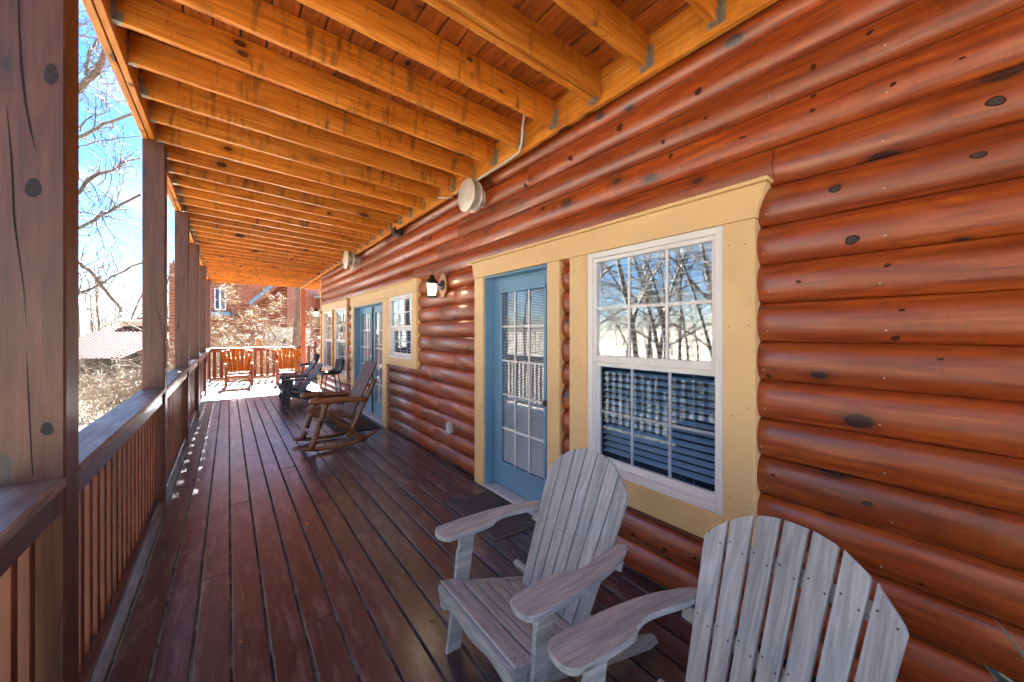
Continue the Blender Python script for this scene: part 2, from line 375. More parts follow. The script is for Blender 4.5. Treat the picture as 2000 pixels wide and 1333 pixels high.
def box(name, x0, x1, y0, y1, z0, z1, mat, parent=None, b=0.003, rot=None, loc=None):
    sx, sy, sz = abs(x1 - x0), abs(y1 - y0), abs(z1 - z0)
    key = (round(sx, 4), round(sy, 4), round(sz, 4), b, mat.name)
    me = _bc.get(key)
    if me is None:
        V, F = cbox_data(sx, sy, sz, b)
        me = bpy.data.meshes.new(name); me.from_pydata(V, [], F); me.materials.append(mat); _bc[key] = me
    o = bpy.data.objects.new(name, me); o.location = loc or ((x0 + x1) / 2, (y0 + y1) / 2, (z0 + z1) / 2)
    if rot: o.rotation_euler = rot
    return link(o, parent)
def beam(name, p, q, wd, th, mat, parent=None, up=(0, 0, 1), b=0.003):
    """board from p to q; wd along up-ish, th sideways. mesh x axis = length"""
    p, q = Vector(p), Vector(q); d = q - p; L = d.length; x = d / L
    up = Vector(up); y = up.cross(x).normalized(); z = x.cross(y)
    key = (round(L, 4), th, wd, b, mat.name)
    me = _bc.get(key)
    if me is None:
        V, F = cbox_data(L, th, wd, b); me = bpy.data.meshes.new(name); me.from_pydata(V, [], F); me.materials.append(mat); _bc[key] = me
    o = bpy.data.objects.new(name, me)
    m = Matrix((x, y, z)).transposed().to_4x4(); m.translation = (p + q) / 2
    o.matrix_world = m; link(o)
    if parent is not None: o.parent = parent
    return o
def tube_data(pts, rad, n=8, V=None, F=None, cap=True, wob=0):
    V = [] if V is None else V; F = [] if F is None else F
    pts = [Vector(p) for p in pts]; base = len(V)
    t0 = (pts[1] - pts[0]).normalized(); ref = Vector((0, 0, 1)) if abs(t0.z) < 0.9 else Vector((1, 0, 0))
    u = t0.cross(ref).normalized()
    for i, p in enumerate(pts):
        t = (pts[min(i + 1, len(pts) - 1)] - pts[max(i - 1, 0)]).normalized()
        u = (u - t * u.dot(t)).normalized(); v = t.cross(u)
        r = rad[i] if isinstance(rad, (list, tuple)) else rad
        for k in range(n):
            a = 2 * math.pi * k / n; rr = r * (1 + (wob * (noise.noise(p * 7 + Vector((k * 1.7, 0, 0)))) if wob else 0))
            V.append(p + (u * math.cos(a) + v * math.sin(a)) * rr)
    for i in range(len(pts) - 1):
        for k in range(n):
            a = base + i * n + k; b = base + i * n + (k + 1) % n
            F.append((a, b, b + n, a + n))
    if cap:
        F.append(tuple(base + k for k in range(n))[::-1]); e = base + (len(pts) - 1) * n; F.append(tuple(e + k for k in range(n)))
    return V, F
def tube(name, pts, rad, mat, parent=None, n=8, wob=0):
    V, F = tube_data(pts, rad, n, wob=wob); return mobj(name, V, F, mat, parent, smooth=True)
def log_tube(name, p, q, r, mat, parent, seed=0, n=10, taper=0.1):
    r = r * 1.18
    p, q = Vector(p), Vector(q); rr = random.Random(seed); P = []; Q = []
    ex = (q - p).normalized(); ey = Vector((0, 0, 1)).cross(ex); ey = ey.normalized() if ey.length > .01 else Vector((0, 1, 0)); ez = ex.cross(ey)
    ml = Matrix((ex, ey, ez)).transposed().to_4x4(); ml.translation = p; q = Vector(((q - p).length, 0, 0)); p = Vector((0, 0, 0))
    k = max(5, int((q - p).length / 0.06))
    for i in range(k + 1):
        t = i / k; P.append(p.lerp(q, t) + Vector([rr.uniform(-1, 1) * r * 0.10 for _ in range(3)]))
        e = 0.86 if i in (0, k) else 1
        Q.append(r * (1 + taper * (0.5 - t)) * e * rr.uniform(0.93, 1.07))
    o = tube(name, P, Q, mat, parent, n, wob=0.12); o.matrix_local = ml; return o
def prism(name, outline, th, mat, parent=None, mtx=None, bev=0.002, center=True):
    """outline in local xy, thickness along z"""
    bm = bmesh.new(); z = -th / 2 if center else 0
    vs = [bm.verts.new((x, y, z)) for x, y in outline]; f = bm.faces.new(vs)
    r = bmesh.ops.extrude_face_region(bm, geom=[f])
    bmesh.ops.translate(bm, verts=[v for v in r['geom'] if isinstance(v, bmesh.types.BMVert)], vec=(0, 0, th))
    bmesh.ops.recalc_face_normals(bm, faces=bm.faces)
    if bev:
        ed = [e for e in bm.edges if abs(e.verts[0].co.z - e.verts[1].co.z) < 1e-6]
        bmesh.ops.bevel(bm, geom=ed, offset=bev, segments=2, affect='EDGES', profile=0.5)
    if mtx is not None: bm.transform(mtx)
    me = bpy.data.meshes.new(name); bm.to_mesh(me); bm.free(); me.materials.append(mat)
    return link(bpy.data.objects.new(name, me), parent)
def lathe(name, prof, mat, parent=None, n=24, mtx=None, smooth=True):
    V = []; F = []
    for r, z in prof:
        for k in range(n):
            a = 2 * math.pi * k / n; V.append(Vector((r * math.cos(a), r * math.sin(a), z)))
    for i in range(len(prof) - 1):
        for k in range(n):
            F.append((i * n + k, i * n + (k + 1) % n, (i + 1) * n + (k + 1) % n, (i + 1) * n + k))
    F.append(tuple(range(n))[::-1]); F.append(tuple((len(prof) - 1) * n + k for k in range(n)))
    if mtx is not None: V = [mtx @ v for v in V]
    o = mobj(name, V, F, mat, parent, smooth=False)
    if smooth:
        for p in o.data.polygons: p.use_smooth = len(p.vertices) == 4
        o.data.set_sharp_from_angle(angle=R(35))
    return o
def copy_tree(o, parent=None, keep=True):
    c = o.copy(); col.objects.link(c)
    if parent is not None: c.parent = parent
    for ch in list(o.children): copy_tree(ch, c)
    return c

# ------------------------------------------------------------------ terrain
def gz(x, y):
    d = math.hypot(x, y)
    z = -2.35 + 0.5 * noise.noise(Vector((x * 0.03, y * 0.03, 0))) + 0.12 * noise.noise(Vector((x * 0.25, y * 0.25, 3)))
    z += max(0, d - 60) * 0.034
    z = z if d < 170 else z - (d - 170) * 0.03
    return z
def terrain():
    n = 150; V = []; F = []
    for i in range(n + 1):
        for j in range(n + 1):
            a = (i / n * 2 - 1); b = (j / n * 2 - 1)
            x = math.copysign(abs(a) ** 2.2, a) * 600; y = math.copysign(abs(b) ** 2.2, b) * 600 + 8
            V.append((x, y, gz(x, y)))
    for i in range(n):
        for j in range(n):
            a = i * (n + 1) + j; F.append((a, a + n + 1, a + n + 2, a + 1))
    o = mobj('ground', V, F, M['ground'], smooth=True)
    tag(o, 'leaf-covered hillside ground below the porch', kind='structure')
terrain()

# ------------------------------------------------------------------ porch floor
PY0, PY1 = -2.6, 15.42
floor = empty('porch_floor', (0, 0, 0), label='dark red-brown stained plank porch floor', kind='structure')
edges = [-0.600, -0.443, -0.287, -0.139, 0.012, 0.166, 0.323, 0.477, 0.632, 0.785]
while edges[-1] < 2.06: edges.append(edges[-1] + 0.1535)
edges[-1] = 2.145
for i in range(len(edges) - 1):
    cuts = sorted([PY0] + [q_ + [0.0, 1.2, -.4, .8, -.8, .4][i * 5 % 6] for q_ in ((-0.2, 4.7, 9.6) if i % 3 else (2.3, 7.1, 12.0))] + [PY1])
    for a, b in zip(cuts[:-1], cuts[1:]):
        g = 0.0055 + 0.0015 * rnd.random()
        dz = rnd.uniform(-0.0015, 0.0015)
        box('deck_board', edges[i] + g, edges[i + 1] - g, a + 0.0015, b - 0.0015, -0.032 + dz, dz, M['deckpale' if i == 0 else 'deck'], floor, b=0.004,
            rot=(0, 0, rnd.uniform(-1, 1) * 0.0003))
for k in range(46):
    y = PY0 + 0.05 + k * 0.398
    if y < PY1 - 0.1: box('floor_joist', -0.56, 2.1, y, y + 0.038, -0.225, -0.036, M['deck'], floor)
box('rim_board', -0.64, -0.602, PY0, PY1, -0.24, -0.005, M['deck'], floor)
box('rim_board', -0.64, 2.1, PY1 + 0.002, PY1 + 0.04, -0.24, -0.005, M['deck'], floor)
knot = lathe('deck_knot_hole', [(0.030, 0), (0.028, 0.002), (0.01, 0.0022)], M['black'], floor, 14); knot.location = (0.70, 8.98, 0.001)
# screw heads in the nearer boards
V = []; F = []
for i in range(len(edges) - 1):
    for k in range(18):
        y = PY0 + 0.07 + k * 0.398
        for x in (edges[i] + 0.03, edges[i + 1] - 0.03):
            c0 = Vector((x + rnd.uniform(-.004, .004), y + rnd.uniform(-.006, .006), 0.0016)); b = len(V)
            for q in range(6): V.append(c0 + Vector((0.0035 * math.cos(q), 0.0035 * math.sin(q), 0.0)) if False else c0 + Vector((0.0035 * math.cos(q * math.pi / 3), 0.0035 * math.sin(q * math.pi / 3), 0.0005)))
            F.append(tuple(range(b, b + 6)))
tag(mobj('deck_screw', V, F, M['screw'], floor), kind='stuff')

# ------------------------------------------------------------------ posts
XI, XO = -0.44, -0.585
posts = [(-2.45, -2.6), (-0.34, -0.49), (2.075, 1.93), (4.60, 4.45), (7.02, 6.87), (9.33, 9.18), (12.3, 12.15), (15.3, 15.15)]
plab = ['brown square porch post, behind the camera near the porch start', 'brown square porch post, just left of the camera',
        'large dark brown post filling the left edge, with two knots and long cracks', 'second brown post from the left, long crack down its face, sky to its left',
        'third brown post from the left, where the rail cap brightens', 'fourth brown post from the left along the rail',
        'fifth thin-looking brown post, next to last before the porch corner', 'farthest brown post at the left corner of the porch end']
def make_post(y1, y0, x0, x1, lab, ztop, mat=None, extra=True):
    t = empty('porch_post', ((x0 + x1) / 2, (y0 + y1) / 2, 0), label=lab, cat='post', group='square wooden porch posts')
    box('shaft', x0, x1, y0, y1, 0, ztop, mat or M['post'], None, b=0.006)
    s_ = col.objects[-1]; s_.parent = t; s_.location = (0, 0, ztop / 2)
    return t
for (y1, y0), lb in zip(posts, plab):
    make_post(y1, y0, XO, XI, lb, 3.212)
M['postr'] = wood('orange_post_stain', (0.36, 0.095, 0.022), (0.20, 0.04, 0.012), (0.45, 0.14, 0.03), 'z', rough=0.45, knots=0.3)
make_post(15.3, 15.15, 2.04, 2.19, 'orange-red post at the right end of the far railing, beside the big trunk', 3.08, M['postr'])

np_ = [o for o in col.objects if o.name == 'porch_post.002'][0]
M['knotp'] = plain('post_knot', (0.030, 0.026, 0.027), 0.6, spec=0.25, var=0.4, scale=60); M['crackm'] = plain('crack_shadowed_wood', (0.012, 0.008, 0.008), 0.9)
def post_pt(px, py, off):
    u_ = (px - 1000) / 745; c_, s_ = math.cos(YAW), math.sin(YAW); Yf = 1.93 - off; X_ = Yf * (s_ + u_ * c_) / (c_ - u_ * s_); d_ = Yf * c_ + X_ * s_
    return Vector((X_, Yf, H + (650 - py) / 745 * d_)) - Vector(np_.location)
for cx_, cy_, rx_, ry_ in ((100, 145, 14, 21), (65, 367, 17, 19), (92, 838, 13, 13)):
    V = [post_pt(cx_, cy_, .0012)]; n = 16
    for q in range(n): a = math.tau * q / n; V.append(post_pt(cx_ + rx_ * math.cos(a) * (1 + .1 * math.sin(3 * a)), cy_ + ry_ * math.sin(a), .0008))
    mobj('knot', V, [(0, 1 + q, 1 + (q + 1) % n) for q in range(n)], M['knotp'], np_)
for pts_ in (((36, -10, 2.0), (38, 60, 2.2), (42, 130, 3.0), (50, 200, 2.6), (60, 255, 2.2), (71, 300, .3)), ((12, 200, .3), (17, 250, 1.2), (22, 300, 2.2), (26, 380, 2.4), (27, 420, 2.6), (33, 470, 2.0), (46, 560, .9), (52, 640, .3)),
             ((52, 690, .3), (56, 780, 1.6), (60, 860, 1.4), (64, 930, 1.2))):
    V = []; F = []
    for i_, (a, b, w_) in enumerate(pts_): V += [post_pt(a - w_, b, .0007), post_pt(a + w_, b, .0007)]
    for i_ in range(len(pts_) - 1): F.append((2 * i_, 2 * i_ + 2, 2 * i_ + 3, 2 * i_ + 1))
    mobj('drying_crack', V, F, M['crackm'], np_)

# ------------------------------------------------------------------ railings
CAPZ = 1.08
def railing(y0, y1, lab):
    t = empty('porch_railing', (-0.51, (y0 + y1) / 2, 0), label=lab, cat='railing', group='sections of the side railing')
    L = y1 - y0; ym = 0
    def pb(name, x0, x1, a, b, z0, z1, mat, bv=0.004):
        return box(name, x0 + .51, x1 + .51, a - (y0 + y1) / 2, b - (y0 + y1) / 2, z0, z1, mat, t, b=bv)
    pb('cap_rail', -0.595, -0.437, y0 + .001, y1 - .001, CAPZ - 0.036, CAPZ, M['cap'], 0.006)
    pb('top_rail', -0.492, -0.454, y0 + .001, y1 - .001, CAPZ - 0.127, CAPZ - 0.038, M['raily'])
    pb('bottom_rail', -0.560, -0.468, y0 + .001, y1 - .001, 0.092, 0.130, M['raily'])
    n = max(2, round(L / 0.128)) ; st = L / n
    for k in range(n):
        y = y0 + st * (k + 0.5)
        pb('baluster', -0.532, -0.494, y - .019, y + .019, 0.131, CAPZ - 0.038, M['balu'], 0.003)
gaps = [(posts[i][0], posts[i + 1][1]) for i in range(len(posts) - 1)]
glab = ['porch railing section behind the camera', 'dark railing section at the lower left edge, in front of the large post', 'railing section between the large near post and the second post, wide grey cap',
        'railing section between the second and third posts', 'short-looking railing section between the third and fourth posts',
        'railing section between the fourth and fifth posts', 'farthest side railing section, up to the porch corner']
for (a, b), lb in zip(gaps, glab): railing(a, b, lb)
# end railing
te = empty('end_railing', (0.8, 15.24, 0), label='red-brown railing across the far end of the porch, behind two rocking chairs', cat='railing')
box('cap_rail', -0.438 - .8, 2.038 - .8, -.08, .06, 1.04, 1.076, M['railx'], te, b=0.005)
box('top_rail', -0.438 - .8, 2.038 - .8, -.045, -.007, 0.95, 1.038, M['railx'], te)
box('bottom_rail', -0.438 - .8, 2.038 - .8, -.045, .045, 0.092, 0.150, M['railx'], te)
for k in range(14):
    x = -0.438 + 2.476 * (k + .5) / 14 - .8
    box('baluster', x - .045, x + .045, -.005, .033, 0.151, 1.038, M['balu'], te)
# stairs going up past the corner
ts = empty('stair_railing', (2.2, 15.24, 0), label='sloping red stair railing rising to the right of the far end post', cat='stair railing')
beam('cap_rail', (0.0, -.02, 1.06), (2.0, -.02, 2.30), 0.036, 0.13, M['railx'], ts, up=(0, 0, 1))
beam('stringer', (0.0, -.02, 0.10), (2.0, -.02, 1.34), 0.24, 0.04, M['railx'], ts)
for k in range(9):
    x = 0.1 + k * 0.21; z = x * 0.62
    box('baluster', x - .045, x + .045, -.03, .01, 0.2 + z, 1.03 + z, M['balu'], ts)
for k in range(7):
    x = .15 + k * .28; box('tread', x, x + .27, .03, .95, .10 + k * .175, .135 + k * .175, M['railx'], ts)

# ------------------------------------------------------------------ porch ceiling (upper deck seen from below)
ceil = empty('porch_ceiling', (0, 0, 0), label='orange pine joists and boards of the upper deck seen from below', kind='structure')
def zb(x): return 3.262 + (x + 0.507) * (3.130 - 3.262) / 2.507      # underside of the joists
JH = 0.192
box('beam_board', -0.585, -0.547, PY0, 15.34, 3.214, 3.214 + 0.235, M['ceily'], ceil)
box('beam_board', -0.543, -0.507, PY0, 15.34, 3.221, 3.221 + 0.235, M['ceily'], ceil)
box('rim_joist', -0.545, 2.10, 15.345, 15.385, 3.16, 3.44, M['ceil'], ceil)
box('ledger_board', 2.002, 2.04, PY0, 15.34, 3.098, 3.098 + 0.235, M['ceily'], ceil)
hang_me = None
def hanger(x, y, z, side):
    """galvanised joist hanger: seat plate, two cheeks, two flanges, built of 2 mm sheet"""
    global hang_me
    if hang_me is None:
        V = []; F = []
        def bx(x0, x1, y0, y1, z0, z1):
            b = len(V); v, f = cbox_data(x1 - x0, y1 - y0, z1 - z0, 0.0004)
            for p in v: V.append(Vector(p) + Vector(((x0 + x1) / 2, (y0 + y1) / 2, (z0 + z1) / 2)))
            for q in f: F.append(tuple(i + b for i in q))
        bx(-0.046, 0.0, -0.0215, 0.0215, -0.0030, -0.0008)
        for s_ in (-1, 1):
            bx(-0.046, 0.0, s_ * 0.0203 - .001, s_ * 0.0203 + .001, -0.003, 0.055)
            bx(-0.024, 0.0, s_ * 0.0204 - .001, s_ * 0.0204 + .001, 0.055, 0.13)
            bx(-0.0022, -0.0003, min(s_ * .0213, s_ * .048), max(s_ * .0213, s_ * .048), 0.0, 0.13)
            for q in range(3): bx(-0.004, -0.0022, s_ * .035 - .004, s_ * .035 + .004, .025 + q * .035 - .004, .025 + q * .035 + .004)
        hang_me = bpy.data.meshes.new('joist_hanger'); hang_me.from_pydata([tuple(v) for v in V], [], F); hang_me.materials.append(M['galv'])
    o = bpy.data.objects.new('joist_hanger', hang_me); o.location = (x, y, z)
    if side < 0: o.rotation_euler = (0, 0, math.pi)
    link(o, ceil)
box('beam_board', 2.11, 3.6, 15.345, 15.385, 3.14, 3.42, M['ceil'], ceil)  # ceiling carried past the house corner, added to block a sun leak
box('beam_board', 3.562, 3.60, 11.95, 15.34, 3.14, 3.34, M['ceily'], ceil)
for q in range(10): box('ceiling_board', 2.125 + q * .147, 2.125 + q * .147 + .142, 11.92, 15.42, 3.343, 3.369, M['ceilb'], ceil)
for q in range(9): box('joist', 2.12, 3.56, 12.1 + q * .4045, 12.138 + q * .4045, 3.15, 3.342, M['ceil'], ceil)
k = -9
js = []
while True:
    y = 1.345 + 0.4045 * k
    if y > 15.2: break
    if y > PY0 + .1: js.append((k, y))
    k += 1
for k, y in js:
    tilt = math.atan((3.130 - 3.262) / 2.507)
    for off in ((0,) if k != 1 else (0, -0.044)):
        zc = (zb(-0.505) + zb(2.0)) / 2 + JH / 2
        o = box('joist', 0, 2.503, -.019, .019, 0, JH, M['ceil'], ceil, b=0.003, loc=((2.0 - .505) / 2, y + off + rnd.uniform(-.004, .004), zc + (0 if off == 0 else 0.012)), rot=(0, -tilt, rnd.uniform(-.002, .002)))
    hanger(2.0, y, zb(2.0) + .001, 1); hanger(-0.507, y, zb(-.507) + .001, -1)
# upper deck boards
x = -0.62; i = 0
while x < 2.0:
    x1 = x + 0.1365 if x + 0.1365 < 2.0 else 2.118
    off = (i * 1.57) % 3.66
    cuts = [PY0] + [c_ for c_ in (PY0 + off + 0.6 + 3.66 * q for q in range(6)) if c_ < 8.9] + [9.3, 13.0 + off * .3, 15.42]
    for a, b in zip(cuts[:-1], cuts[1:]):
        xm = (x + x1) / 2
        gp_ = .0046 if (b < 9.4 or x > .35) else .00265
        o = box('ceiling_board', x + gp_, x1 - gp_, a + .001, b - .001, 0, 0.026, M['ceilb'], ceil, b=0.003,
                loc=(xm, (a + b) / 2, zb(xm) + JH + 0.0145), rot=(0, math.atan(0.132 / 2.507), 0))
    if x1 < 2.1: box('gap_blocking_debris', x1 - .012, x1 + .012, PY0, 9.3 if x1 < .4 else 15.4, 0, .004, M['debris'], ceil, b=.0005, loc=(x1, (PY0 + (9.3 if x1 < .4 else 15.4)) / 2, zb(x1) + JH + .0315), rot=(0, math.atan(0.132 / 2.507), 0))  # debris strip, its extent chosen to stop sun and sky through the gaps
    x = x1; i += 1
# solid blocking/dark stain joint boards are left to the material

# ------------------------------------------------------------------ the log house
house = empty('log_house', (2.2, 5, 0), label='red-stained log-sided house wall with blue doors and tan trim', cat='house')
def hx(o):
    o.parent = house; o.location = Vector(o.location) - Vector((2.2, 5, 0)); return o
P = 0.19
GX, CX = 2.152, 2.102
def log_profile():
    pr = []
    n = 16
    for i in range(n + 1):
        t = .5 - .5 * math.cos(math.pi * i / n); a = (t * 2 - 1)
        z = t * P; xx = GX - (GX - CX) * (1 - abs(a) ** 2.1) ** 0.56
        pr.append((xx, z))
    return pr
LP = log_profile()
_lc = {}
def log_piece(y0, y1, row, clip0=None, clip1=None):
    L = y1 - y0
    key = (round(L, 3), clip0, clip1)
    z0 = row * P
    me = _lc.get(key)
    if me is None:
        pr = [(x_, z_) for x_, z_ in LP if (clip0 is None or z_ >= clip0 - 1e-6) and (clip1 is None or z_ <= clip1 + 1e-6)]
        def at(zq):
            for (xa, za_), (xb, zb_) in zip(LP[:-1], LP[1:]):
                if za_ <= zq <= zb_: return xa + (xb - xa) * (zq - za_) / (zb_ - za_)
        if clip0 is not None and pr[0][1] > clip0 + 1e-4: pr = [(at(clip0), clip0)] + pr
        if clip1 is not None and pr[-1][1] < clip1 - 1e-4: pr = pr + [(at(clip1), clip1)]
        pr = pr + [(2.175, pr[-1][1]), (2.175, pr[0][1])]
        n = len(pr); V = []
        for yy, ins in ((-L / 2, .0025), (-L / 2 + .003, 0), (L / 2 - .003, 0), (L / 2, .0025)):
            for x_, z_ in pr: V.append((x_ - 2.2 + (ins if x_ < 2.17 else 0), yy, z_))
        F = []
        for s_ in range(3):
            for q in range(n):
                a = s_ * n + q; b = s_ * n + (q + 1) % n; F.append((a, a + n, b + n, b))
        F.append(tuple(range(n))); F.append(tuple(3 * n + q for q in range(n))[::-1])
        me = bpy.data.meshes.new('log'); me.from_pydata(V, [], F)
        me.polygons.foreach_set('use_smooth', [len(p.vertices) == 4 for p in me.polygons]); me.materials.append(M['log'])
        me.set_sharp_from_angle(angle=R(40)); _lc[key] = me
    o = bpy.data.objects.new('log', me); o.location = (0, (y0 + y1) / 2 - 5, z0); link(o, house)
# openings as (y0,y1,z0,z1) covered by trim
OPEN = [(0.793, 2.065, 0.44, 2.30), (2.176, 3.458, 0.0, 2.30), (0.793, 3.458, 2.131, 2.30),
        (5.005, 6.25, 1.056, 2.30), (6.25, 8.49, 0.0, 2.30), (8.86, 10.10, 0.44, 2.30), (10.31, 11.60, 0.44, 2.30), (8.86, 11.60, 2.10, 2.30)]
WY0, WY1 = -2.6, 11.84
rl = random.Random(3)
JO = {12: [0.726, 5.2], 13: [4.4, -1.3], 14: [3.9, 7.7], 15: [2.6, 8.2], 11: [0.0 - .9, 7.9], 10: [-1.2, 3.95], 16: [2.05, 6.4]}
for row in range(0, 18):
    a, b = row * P, (row + 1) * P
    zs = sorted({0, P} | {round(z - a, 4) for o_ in OPEN for z in (o_[2], o_[3]) if a + .004 < z < b - .004})
    for c0, c1 in zip(sorted(zs)[:-1], sorted(zs)[1:]):
        zm = a + (c0 + c1) / 2
        segs = [(WY0, WY1)]
        for o_ in OPEN:
            if o_[2] <= zm <= o_[3]:
                ns = []
                for s0, s1 in segs:
                    if o_[1] <= s0 or o_[0] >= s1: ns.append((s0, s1)); continue
                    if o_[0] > s0: ns.append((s0, o_[0]))
                    if o_[1] < s1: ns.append((o_[1], s1))
                segs = ns
        jn = JO.get(row, [rl.uniform(-1.5, -0.3) if row < 12 else 1, 3.9 + rl.random(), 7.5 + rl.random()])
        for s0, s1 in segs:
            cuts = [s0] + [j for j in sorted(jn) if s0 + .25 < j < s1 - .25] + [s1]
            for p_, q_ in zip(cuts[:-1], cuts[1:]):
                if q_ - p_ > 0.01:
                    log_piece(p_ + .0012, q_ - .0012, row, None if c0 == 0 else c0, None if abs(c1 - P) < 1e-6 else c1)
M['knot'] = plain('dark_knot', (0.070, 0.024, 0.012), 0.75, spec=0.15, var=0.3, scale=40)
M['knotc'] = plain('grey_knot_heart', (0.060, 0.050, 0.050), 0.6, spec=0.3, var=0.3, scale=60)
def prof_x(z):
    t = (z / P) % 1.0
    return GX - (GX - CX) * (1 - abs(t * 2 - 1) ** 2.1) ** 0.56
def log_knot(y, z, ry, rz, heart=True):
    for nm, k_, off, mt_ in (('knot', 1.0, .0007, M['knot']),) + ((('knot_heart', .72, .0012, M['knotc']),) if heart else ()):
        V = [(prof_x(z) - off - 2.2, y - 5, z)]; F = []
        rk = random.Random(int(y * 1000))
        for ring in range(1, 4):
            for q in range(14):
                a = math.tau * q / 14; jr = 1 + .12 * math.sin(a * 2 + y * 9) + .07 * math.sin(a * 3 + z * 9)
                zz_ = z + rz * k_ * ring / 3 * math.sin(a) * jr
                V.append((prof_x(zz_) - off - 2.2, y - 5 + ry * k_ * ring / 3 * math.cos(a) * jr, zz_))
        for q in range(14): F.append((0, 1 + (q + 1) % 14, 1 + q))
        for ring in range(2):
            for q in range(14): b0 = 1 + ring * 14; F.append((b0 + q, b0 + (q + 1) % 14, b0 + 14 + (q + 1) % 14, b0 + 14 + q))
        mobj(nm, V, F, mt_, house, smooth=True)
for px_, py_, a_, b_, h_ in ((1912, 305, 20, 11, 1), (1632, 370, 17, 10, 1), (1665, 469, 19, 12, 1), (1734, 519, 9, 6, 0), (1762, 606, 8, 5, 1), (1748, 664, 11, 8, 0), (1838, 702, 8, 4, 1),
                             (1561, 551, 7, 4, 1), (1365, 180, 9, 9, 0), (1212, 250, 7, 12, 0), (1745, 167, 8, 6, 0), (1700, 65, 9, 7, 0), (1590, 133, 7, 9, 0), (1588, 218, 8, 5, 0), (1588, 187, 8, 6, 0),
                             (1880, 116, 8, 4, 0), (1945, 200, 24, 15, 1), (1695, 983, 14, 7, 0), (1238, 1045, 5, 5, 0), (1300, 1073, 6, 6, 0), (1358, 1090, 5, 5, 0), (1115, 310, 5, 7, 0), (1799, 1141, 7, 4, 0),
                             (1380, 232, 6, 4, 0), (1296, 278, 5, 6, 0), (1310, 305, 6, 7, 0), (1452, 270, 7, 4, 0), (1500, 735, 6, 5, 0), (1512, 928, 5, 4, 0), (1025, 365, 4, 6, 0), (1062, 408, 4, 6, 0)):
    u_ = (px_ - 1000) / 745; c_, s_ = math.cos(YAW), math.sin(YAW); X_0 = 2.112; y_ = X_0 * (c_ - u_ * s_) / (s_ + u_ * c_); d_ = y_ * c_ + X_0 * s_
    z_ = H + (650 - py_) / 745 * d_
    if any(o_[0] < y_ < o_[1] and o_[2] < z_ < o_[3] for o_ in OPEN): continue
    dy = abs(X_0 / (s_ + u_ * c_) ** 2) / 745
    f_ = (z_ / P) % 1
    if f_ < .12: z_ += (.12 - f_) * P
    if f_ > .88: z_ -= (f_ - .88) * P
    log_knot(y_, z_, a_ * dy * .85, min(b_ / 745 * d_, .05) * .68, a_ >= 14)
# exposed nail heads near the middle of each log
V = []; F = []
for row in range(0, 17):
    for y in (0.33, 1.2, 4.2, 4.75, 0.76, 3.56):
        z = (row + 0.28) * P
        if any(o_[0] - .02 <= y <= o_[1] + .02 and o_[2] <= z <= o_[3] for o_ in OPEN): continue
        xx = GX - (GX - CX) * (1 - abs(0.28 * 2 - 1) ** 2.1) ** 0.56 - 0.0012
        b = len(V); yy = y + rl.uniform(-.02, .02)
        for q in range(7): V.append((xx - 2.2, yy - 5 + .0032 * math.cos(q * .8976), z + .0032 * math.sin(q * .8976)))
        F.append(tuple(range(b, b + 7)))
tag(mobj('nail_head', V, F, M['stainl'], house), kind='stuff')
# corner board, room behind, storey above
hx(box('corner_board', 2.085, 2.20, 11.842, 11.90, 0.0, 3.09, M['trim'], b=.004))
def hmesh(name, boxes, mat, b=0.0):
    V = []; F = []
    for x0, x1, y0, y1, z0, z1 in boxes:
        k0 = len(V); v, f = cbox_data(x1 - x0, y1 - y0, z1 - z0, b or 0.0005)
        for p in v: V.append(Vector(p) + Vector(((x0 + x1) / 2 - 2.2, (y0 + y1) / 2 - 5, (z0 + z1) / 2)))
        for q in f: F.append(tuple(i + k0 for i in q))
    return mobj(name, V, F, mat, house)
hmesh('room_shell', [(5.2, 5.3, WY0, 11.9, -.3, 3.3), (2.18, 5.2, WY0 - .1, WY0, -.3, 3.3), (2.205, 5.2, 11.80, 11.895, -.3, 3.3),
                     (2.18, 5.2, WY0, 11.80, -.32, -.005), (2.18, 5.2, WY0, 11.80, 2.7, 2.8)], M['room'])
hmesh('upper_wall', [(2.12, 7.5, WY0, 11.9, 3.42, 6.0)], M['log'])  # unseen storey and roof, added to keep sun off the upper deck
hmesh('foundation_wall', [(2.1, 7.5, WY0, 11.9, -3.2, -.33)], M['darkwall'])
hmesh('roof_slab', [(1.5, 8.0, WY0 - .5, 12.5, 6.02, 6.2)], M['shingle'])

TX0, TX1 = 2.078, 2.16          # trim boards
def trim(y0, y1, z0, z1, x0=TX0, b=.003): return hx(box('trim_board', x0, TX1, y0, y1, z0, z1, M['trim'], b=b))
def crown(y0, y1, z=2.292):
    hx(box('trim_crown', 2.048, TX1, y0 - .065, y1 + .065, z + .001, z + .022, M['trim'], b=.004))
def flared_header(y0, y1, z0, z1):
    # header board whose ends flare outwards towards the crown
    o = prism('trim_header', [(y0 - .002, z0), (y1 + .002, z0), (y1 + .05, z1), (y0 - .05, z1)], TX1 - TX0 + .006, M['trim'], None,
              Matrix(((0, 0, 1, (TX0 + TX1) / 2 - .003), (1, 0, 0, 0), (0, 1, 0, 0), (0, 0, 0, 1))), bev=.002)
    o.location = (0, 0, 0); return hx(o)
flared_header(0.793, 3.458, 2.1315, 2.292); crown(0.793, 3.458)
trim(0.793, 0.945, 0.44, 2.13); trim(1.891, 2.065, 0.44, 2.13); trim(0.947, 1.889, 0.44, 0.598)
trim(2.176, 2.32, 0.0, 2.13); trim(3.29, 3.458, 0.0, 2.13)
flared_header(5.005, 8.49, 2.1315, 2.292); crown(5.005, 8.49)
trim(5.005, 5.186, 1.056, 2.13); trim(6.128, 6.249, 1.056, 2.13); trim(5.188, 6.126, 1.056, 1.168)
trim(6.252, 6.45, 0.0, 2.13); trim(8.30, 8.49, 0.0, 2.13); trim(6.452, 8.298, 2.088, 2.13, TX0 + .002)
